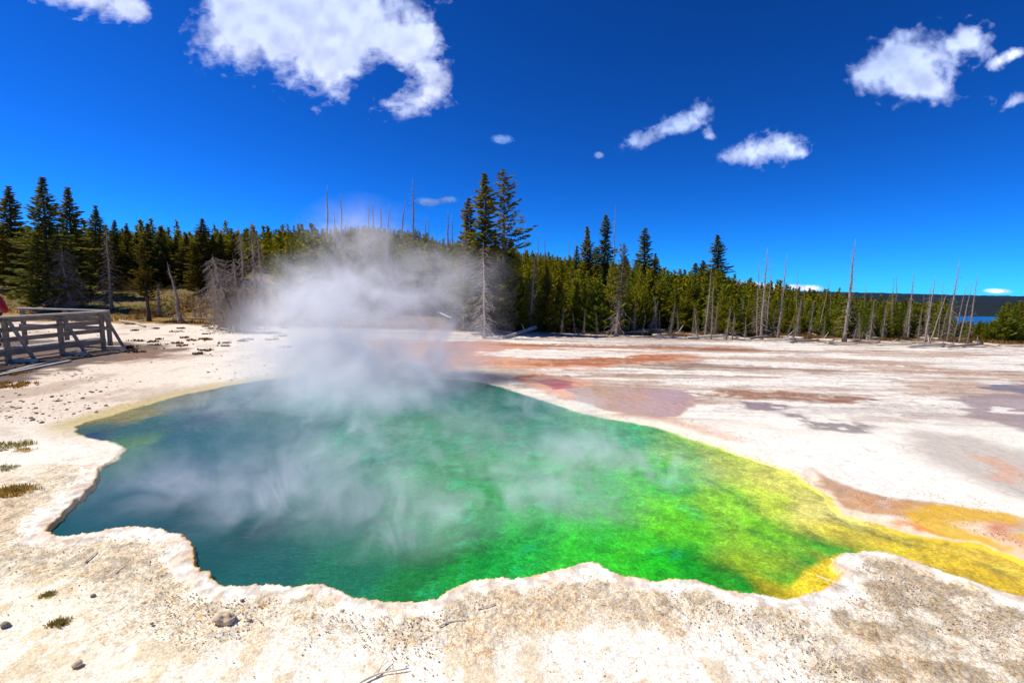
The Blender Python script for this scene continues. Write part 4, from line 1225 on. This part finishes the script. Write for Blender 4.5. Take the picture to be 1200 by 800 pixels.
# ------------------------------------------------------------------ person at the left edge, holding a camera up
def build_person():
    el = at(9, 366, 12.6)                       # the elbow that shows in the frame
    foot = Vector((el.x - .52, el.y + .05, zt_ + .02))
    root = empty('person', foot)

    def mat(name, c, r_=.8):
        N = NT(name); bs = N.n('ShaderNodeBsdfPrincipled'); n_ = N.noise(18, objco(N), 3)
        N.set(bs.inputs['Base Color'], N.mix(1.0, c, N.ramp(n_, [(.3, .8), (.7, 1.1)]), 'MULTIPLY')); bs.inputs['Roughness'].default_value = r_; return N.surf(bs)
    skin = mat('skin', (.5, .3, .22), .5); red = mat('red_jacket_cloth', (.45, .015, .02)); blue = mat('denim', (.03, .06, .18)); dark = mat('dark_hair', (.02, .014, .01)); shoe = mat('shoe_leather', (.06, .05, .045)); blackp = mat('camera_body', (.02, .02, .02), .4); pinkm = mat('painted_shoulder_sun', (.62, .33, .3))

    def skinned(name, verts, edges, rad, m_, rootv=0, sub=2):
        me = bpy.data.meshes.new(name); me.from_pydata(verts, edges, []); o = link(name, me, root)
        sk = o.modifiers.new('skin', 'SKIN'); sk.use_smooth_shade = True
        for i, r_ in enumerate(rad):
            rr = r_ if isinstance(r_, tuple) else (r_, r_)
            me.skin_vertices[0].data[i].radius = rr
        me.skin_vertices[0].data[rootv].use_root = True
        s_ = o.modifiers.new('sub', 'SUBSURF'); s_.levels = sub; s_.render_levels = sub
        me.materials.append(m_); return o
    ex, ey, ez = el - foot
    # body: pelvis, spine, neck, head; legs; arms raised to hold a camera before the face (facing the pool: -y)
    v = [(0, 0, .95), (0, 0, 1.12), (0, -.01, 1.32), (0, 0, 1.42), (0, 0, 1.50), (0, -.02, 1.58), (0, -.02, 1.70),
         (.10, 0, .88), (.11, -.02, .50), (.12, .02, .10), (.13, -.12, .05),
         (-.10, 0, .88), (-.11, -.02, .50), (-.12, .02, .10), (-.13, -.12, .05),
         (.19, 0, 1.39), (ex - .06, ey, ez - .02), (.12, -.30, 1.46), (.08, -.34, 1.50),
         (-.19, 0, 1.39), (-.40, -.08, 1.18), (-.12, -.30, 1.46), (-.08, -.34, 1.50)]
    e = [(0, 1), (1, 2), (2, 3), (3, 4), (4, 5), (5, 6), (0, 7), (7, 8), (8, 9), (9, 10), (0, 11), (11, 12), (12, 13), (13, 14), (3, 15), (15, 16), (16, 17), (17, 18), (3, 19), (19, 20), (20, 21), (21, 22)]
    rr = [.13, .12, .14, .09, .055, .085, .07, .09, .06, .042, .035, .09, .06, .042, .035, .06, .042, .03, .03, .06, .042, .03, .03]
    skinned('body', v, e, rr, skin)
    # jacket over torso and sleeves
    v = [(0, 0, .90), (0, 0, 1.12), (0, -.01, 1.32), (0, 0, 1.44), (.20, 0, 1.40), (ex - .03, ey, ez), (.16, -.24, 1.43), (-.20, 0, 1.40), (-.40, -.08, 1.18), (-.16, -.24, 1.43)]
    skinned('jacket', v, [(0, 1), (1, 2), (2, 3), (3, 4), (4, 5), (5, 6), (3, 7), (7, 8), (8, 9)], [.17, .155, .175, .09, .09, .085, .055, .09, .075, .055], red)
    v = [(0, 0, .96), (.10, 0, .86), (.11, -.02, .50), (.12, .02, .12), (-.10, 0, .86), (-.11, -.02, .50), (-.12, .02, .12)]
    skinned('trousers', v, [(0, 1), (1, 2), (2, 3), (0, 4), (4, 5), (5, 6)], [.15, .11, .08, .07, .11, .08, .07], blue)
    skinned('hair', [(0, .02, 1.62), (0, .0, 1.72)], [(0, 1)], [.10, .085], dark)
    for s_ in (-1, 1): skinned('shoe', [(s_ * .12, .05, .04), (s_ * .13, -.17, .035)], [(0, 1)], [.055, .045], shoe)
    m = MB(); m.box((0, -.36, 1.56), .07, .03, .045); m.box((0, -.42, 1.56), .035, .04, .035); m.build('camera', blackp, root, bevel=.008)
    # sunlit top of shoulder and sleeve, painted as a pale strip
    skinned('sleeve_sunlight', [(.22, .01, 1.45), ((ex + .16) / 2, ey * .5, (ez + 1.46) / 2 + .02), (ex - .04, ey, ez + .055)], [(0, 1), (1, 2)], [.035, .04, .042], pinkm)
    # nose and fingers
    skinned('nose', [(0, -.10, 1.62), (0, -.125, 1.595)], [(0, 1)], [.014, .016], skin)
    tag(root, 'person in red jacket and blue trousers on the boardwalk at the left edge', 'person')


build_person()


# ------------------------------------------------------------------ clouds: lumpy sheets high above
def build_cloud(label, blobs, dist, seed, soft=.35, bright=1.0, stretch=(1, 1), nsc=1.0, lean=.4, amp=1.1, gain=1.1):
    """blobs: (cx, cy, rx, ry, angle) in the picture's pixels, at the given distance"""
    cx = sum(b[0] for b in blobs) / len(blobs); cy = sum(b[1] for b in blobs) / len(blobs)
    dirc = ray(cx, cy); O = CAM + dirc * dist
    ax = dirc.cross(Vector((0, 0, 1))).normalized(); ay = ax.cross(dirc).normalized()
    dep = dirc
    zc = dirc.dot(fwd)
    x0 = min(b[0] - max(b[2], b[3]) * 1.7 for b in blobs); x1 = max(b[0] + max(b[2], b[3]) * 1.7 for b in blobs)
    y0 = min(b[1] - max(b[2], b[3]) * 1.5 for b in blobs); y1 = max(b[1] + max(b[2], b[3]) * 1.5 for b in blobs)
    st = 1.0 if x1 - x0 > 150 else .6
    xs = np.arange(x0, x1, st); ys = np.arange(y0, y1, st)
    X, Y = np.meshgrid(xs, ys); x = X.ravel(); y = Y.ravel()
    f = np.zeros(len(x))
    for b in blobs:
        ca, sa = math.cos(R(b[4])), math.sin(R(b[4]))
        dx = x - b[0]; dy = y - b[1]
        p = (dx * ca + dy * sa) / b[2]; q = (-dx * sa + dy * ca) / b[3]
        f = np.maximum(f, 1.25 - (p * p + q * q) * 1.1) if False else f + np.exp(-(p * p + q * q) * 1.2)
    sc = nsc / 38.0
    wx = (fbm(x * sc * .8, y * sc * .8, 3, seed + 20) - .5) * 1.0
    n1 = fbm(x * sc * stretch[0] + wx, y * sc * stretch[1] + wx, 6, seed)
    n2 = fbm(x * sc * 3.1 * stretch[0], y * sc * 3.1 * stretch[1] + wx * 2, 4, seed + 5)
    dens = f * gain + (n1 - .5) * 1.3 * amp + (n2 - .5) * .9 * amp - .42
    dens = np.where(f < .12, dens - (0.12 - f) * 8, dens)
    relief = (fbm(x * sc * .5, y * sc * .5, 2, seed) - .5) * 4
    up_n = fbm(x * sc * 1.4, (y - 7) * sc * 1.4 + 0 * wx, 4, seed + 9); dn_n = fbm(x * sc * 1.4, (y + 7) * sc * 1.4, 4, seed + 9)
    lum = np.clip(.70 + (dn_n - up_n) * 2.0 + (n1 - .5) * .6 - .25 * sst(.5, 1.6, dens) * sst(cy - 10, cy + 30, y) + .25 * sst(.5, 0, dens), 0, 1)  # cloud shading painted in: brighter puff tops and thin edges, greyer undersides
    # each point lies on its own line of sight; the sheet leans back and bulges towards the viewer
    D = np.array(fwd)[None] * F + np.outer(x - 600, np.array(rt)) - np.outer(y - 400, np.array(up))
    D = D / np.linalg.norm(D, axis=1)[:, None]
    tt = dist * (1 + lean * (y - cy) / 533.0 * -1.0 - relief * .0012)
    P = np.array(CAM)[None] + D * tt[:, None]
    # keep directions right after tilting
    nx = len(xs); ny = len(ys)
    i = np.arange(ny - 1)[:, None] * nx; j = np.arange(nx - 1)[None, :]
    Q = np.stack([i + j, i + nx + j, i + nx + j + 1, i + j + 1], -1).reshape(-1, 4)
    Q = Q[(dens > -.35)[Q].any(1)]
    used = np.unique(Q); idx = -np.ones(len(x), int); idx[used] = np.arange(len(used))
    me = np_mesh('cloud', P[used] - np.array(O), idx[Q], M_CLOUD, True, None, {'dens': dens[used], 'lum': lum[used]})
    o = link('cloud', me); o.location = O
    tag(o, label, 'cloud')


N = NT('cloud_vapour')
dn = N.attr('dens', 'Fac')
fz = N.noise(.035, objco(N), 8, .68, .5)
dn2 = N.math('ADD', dn, N.math('MULTIPLY', N.math('SUBTRACT', fz, .5), .9))
al = N.mapr(dn2, -.05, 1.0)
al = N.math('POWER', al, 1.25)
lm = N.attr('lum', 'Fac')
cc = N.mix(lm, (.66, .665, .70), (.99, .99, .99))
d1 = N.n('ShaderNodeBsdfDiffuse'); N.set(d1.inputs['Color'], cc)
t1 = N.n('ShaderNodeBsdfTranslucent'); N.set(t1.inputs['Color'], cc)
ms = N.n('ShaderNodeAddShader'); N.t.links.new(d1.outputs[0], ms.inputs[0]); N.t.links.new(t1.outputs[0], ms.inputs[1])
tp = N.n('ShaderNodeBsdfTransparent')
mx = N.n('ShaderNodeMixShader'); N.set(mx.inputs[0], al); N.t.links.new(tp.outputs[0], mx.inputs[1]); N.t.links.new(ms.outputs[0], mx.inputs[2])
M_CLOUD = N.surf(mx)
build_cloud('large bright white cloud at the top left with a curling right end', [(270, 25, 45, 50, 0), (320, 45, 62, 52, 0), (375, 60, 50, 48, 30), (420, 10, 75, 45, 0), (330, -20, 120, 40, 0), (400, 70, 30, 40, 0), (455, 50, 50, 28, 20), (490, 75, 40, 20, 35), (515, 95, 22, 28, 0), (470, 122, 45, 16, -12), (500, 40, 30, 25, 40)], 1500, 401, lean=1.5)
build_cloud('white cloud cut by the top edge of the photo, left of the large one', [(60, -8, 45, 18, 10), (115, 2, 42, 18, 10), (158, 12, 22, 16, 25), (100, -22, 60, 22, 0)], 1500, 403, lean=1.5)
build_cloud('elongated white cloud rising to the right in the middle right of the sky', [(748, 166, 24, 10, -15), (782, 152, 30, 12, -20), (815, 134, 26, 14, -20), (832, 158, 9, 7, 0)], 2600, 407, nsc=1.8, amp=.8)
build_cloud('oval white cloud below and right of the elongated one', [(862, 183, 25, 11, -5), (895, 177, 34, 18, -8), (925, 168, 26, 16, -10), (940, 180, 14, 7, 0)], 2700, 411, nsc=1.6, amp=.75)
build_cloud('large soft white cloud at the upper right', [(1015, 88, 30, 16, -35), (1050, 75, 40, 28, -30), (1075, 95, 34, 24, -30), (1095, 62, 50, 30, -20), (1130, 50, 34, 18, -10), (1045, 55, 34, 18, -35), (1110, 110, 44, 11, 10)], 1700, 413, stretch=(1, 1.2), amp=1.15, gain=.95, lean=.2)
build_cloud('small streaky cloud at the right edge below the large soft one', [(1175, 70, 24, 9, -25), (1192, 62, 14, 8, -20)], 1700, 417, nsc=1.5, amp=.8)
build_cloud('faint cloud wisp at the right edge, lowest of the three there', [(1190, 118, 24, 9, -25)], 1900, 419, nsc=1.5, amp=.7)
build_cloud('tiny white cloud left of the tallest centre firs', [(502, 237, 15, 5, 5), (525, 234, 10, 4, 0)], 3500, 421, gain=2.0, nsc=2.4, amp=.5)
build_cloud('tiny cloud puff high in the centre of the sky', [(588, 164, 12, 6, 0)], 3000, 423, gain=2.0, nsc=2.2, amp=.6)
build_cloud('tiny cloud wisp left of the elongated cloud', [(702, 182, 6, 4, 0)], 3000, 425, gain=2.0, nsc=2.5, amp=.5)
build_cloud('low flat white cloud on the horizon right of the lone fir', [(870, 334, 28, 5, 2), (900, 337, 18, 4, 2)], 5200, 427, gain=2.0, nsc=2, amp=.5)
build_cloud('small bright cloud on the horizon above the right treeline', [(950, 338, 16, 4, 2), (930, 336, 10, 3, 0)], 5200, 429, gain=2.0, nsc=2, amp=.5)
build_cloud('faint flat cloud on the horizon above the lake gap', [(1168, 341, 18, 3.5, 2)], 5200, 431, gain=2.0, nsc=2, amp=.5)


# ------------------------------------------------------------------ steam
def build_steam(name, blobs, label, dens_gain, nscale, lo, hi, step, floor=-.02, aniso=.0, zsq=1.0):
    """blobs: (centre, (rx, ry, rz), weight)"""
    N = NT(name + '_vapour')
    co = objco(N)
    acc = None
    for c, r_, w in blobs:
        v = N.vmath('SUBTRACT', co, tuple(c)); v = N.vmath('DIVIDE', v, tuple(r_))
        l = N.vmath('DOT_PRODUCT', v, v)
        e = N.math('EXPONENT', N.math('MULTIPLY', l, -1.0))
        e = N.math('MULTIPLY', e, w)
        acc = e if acc is None else N.math('ADD', acc, e)
    mp = N.n('ShaderNodeMapping'); N.set(mp.inputs[0], co); mp.inputs['Scale'].default_value = (1, 1, zsq); mp.inputs['Rotation'].default_value = (0, .35, 0)
    n_ = N.noise(nscale, mp.outputs[0], 6, .6, 1.3)
    nn = N.mapr(n_, lo, hi)
    nn = N.math('MULTIPLY', nn, nn)
    dd_ = N.math('MULTIPLY', N.math('MULTIPLY', acc, nn), dens_gain)
    dd_ = N.math('MAXIMUM', N.math('SUBTRACT', dd_, .01), 0.0)
    pv = N.n('ShaderNodeVolumeScatter')
    pv.inputs['Color'].default_value = (.985, .98, 1, 1); N.set(pv.inputs['Density'], dd_); pv.inputs['Anisotropy'].default_value = aniso
    N.t.links.new(pv.outputs[0], N.out.inputs['Volume'])
    try: N.m.cycles.volume_step_rate = step
    except Exception: pass
    bm = bmesh.new()
    for c, r_, w in blobs:
        for a in range(12):
            for b in range(-3, 4):
                ca = math.cos(b * math.pi / 6.01)
                bm.verts.new((c[0] + ca * math.cos(a * math.pi / 6) * r_[0] * 1.8, c[1] + ca * math.sin(a * math.pi / 6) * r_[1] * 1.8, max(floor, c[2] + math.sin(b * math.pi / 6.01) * r_[2] * 1.8)))
    bmesh.ops.remove_doubles(bm, verts=bm.verts, dist=.01)
    res = bmesh.ops.convex_hull(bm, input=bm.verts)
    bmesh.ops.delete(bm, geom=list({g_ for g_ in res['geom_interior'] + res['geom_unused'] if isinstance(g_, bmesh.types.BMVert)}), context='VERTS')
    bmesh.ops.recalc_face_normals(bm, faces=bm.faces)
    me = bpy.data.meshes.new(name); bm.to_mesh(me); bm.free(); me.materials.append(N.m)
    o = link(name, me); tag(o, label, 'steam')
    return o


def bl(px_, py_, Y, r_, w): return (at(px_, py_, Y), r_, w)


build_steam('steam_plume', [bl(425, 440, 10.6, (1.7, 1.1, .6), 1.1), bl(420, 455, 9.8, (1.5, 1.2, .5), 1.3), bl(350, 425, 10.4, (.9, .8, .5), .7), bl(490, 430, 11, (1.1, .8, .5), .7), bl(405, 400, 11.0, (1.1, .9, .75), 1.25), bl(375, 350, 11.2, (1.0, .8, .6), 1.1), bl(440, 345, 11.5, (1.4, .8, .75), .8), bl(510, 325, 12, (1.3, .7, .6), .45), bl(420, 280, 12.2, (1.0, .6, .7), .42), bl(330, 390, 10.8, (.8, .6, .65), .7), bl(500, 400, 11.8, (1.3, .7, .7), .75), bl(300, 430, 10.6, (.8, .6, .3), .4)],
            'thick white steam column rising from the far side of the pool', 3.0, 1.0, .27, .68, .3)
build_steam('steam_veil', [bl(420, 480, 8.2, (1.5, 1.3, .5), .65), bl(360, 560, 6.0, (.7, .8, .30), .9), bl(250, 530, 6.6, (1.0, .7, .25), .45), bl(170, 540, 6.2, (.7, .5, .2), .35), bl(540, 520, 7.0, (.9, .9, .30), .8), bl(600, 575, 5.3, (.5, .6, .35), 1.9), bl(690, 540, 6.2, (.8, .6, .36), 1.8), bl(780, 565, 5.6, (.5, .4, .3), 2.0), bl(650, 480, 8.6, (1.4, .9, .3), .7), bl(440, 630, 4.6, (.6, .45, .18), .4), bl(840, 590, 5.4, (.4, .4, .15), .3), bl(300, 590, 5.2, (.9, .7, .3), .9), bl(480, 570, 5.6, (.9, .8, .4), .9), bl(350, 590, 4.5, (.9, .5, .38), 1.3), bl(480, 610, 4.2, (.6, .4, .34), 1.8), bl(200, 570, 4.9, (.8, .5, .3), .6), bl(680, 590, 4.7, (.5, .4, .3), 2.4), bl(130, 580, 5.2, (.6, .6, .16), .7), bl(410, 540, 6.4, (.7, .9, .4), 1.3), bl(560, 610, 4.8, (.5, .4, .28), 1.5), bl(260, 480, 8.5, (1.2, .8, .3), .8)],
            'thin steam wisps drifting low over the pool water', 2.7, 1.7, .34, .70, .18, zsq=.8)

# ------------------------------------------------------------------ world and sun
EL, AZ = 50.0, -84.0          # azimuth clockwise from +Y
w = bpy.data.worlds.new('World'); scene.world = w; w.use_nodes = True
t = w.node_tree; t.nodes.clear()
sky = t.nodes.new('ShaderNodeTexSky'); sky.sky_type = 'NISHITA'; sky.sun_disc = False
sky.sun_elevation = R(EL); sky.sun_rotation = R(AZ); sky.altitude = 2400; sky.air_density = .9; sky.dust_density = .15; sky.ozone_density = 3.5
mul = t.nodes.new('ShaderNodeMix'); mul.data_type = 'RGBA'; mul.blend_type = 'MULTIPLY'; mul.inputs[0].default_value = 1
mul.inputs[7].default_value = (.06, .50, 1.04, 1)
gam = t.nodes.new('ShaderNodeGamma'); gam.inputs[1].default_value = 1.38
bg = t.nodes.new('ShaderNodeBackground'); bg.inputs['Strength'].default_value = .077
wo = t.nodes.new('ShaderNodeOutputWorld')
t.links.new(sky.outputs[0], gam.inputs[0]); t.links.new(gam.outputs[0], mul.inputs[6]); t.links.new(mul.outputs[2], bg.inputs[0]); t.links.new(bg.outputs[0], wo.inputs[0])
ld = bpy.data.lights.new('sun', 'SUN'); ld.energy = 5.0; ld.angle = R(.53); ld.color = (1, .95, .87)
lo_ = bpy.data.objects.new('sun', ld); COL.objects.link(lo_)
sd = Vector((math.sin(R(AZ)) * math.cos(R(EL)), math.cos(R(AZ)) * math.cos(R(EL)), math.sin(R(EL))))
lo_.rotation_euler = sd.to_track_quat('Z', 'Y').to_euler()
lo_.location = (0, 0, 20)

scene.view_settings.view_transform = 'Standard'; scene.view_settings.look = 'None'
scene.view_settings.exposure = 0; scene.view_settings.gamma = 1
scene.cycles.volume_bounces = 6
scene.cycles.transparent_max_bounces = 24
scene.cycles.max_bounces = 12
scene.cycles.volume_max_steps = 256
scene.cycles.use_denoising = True
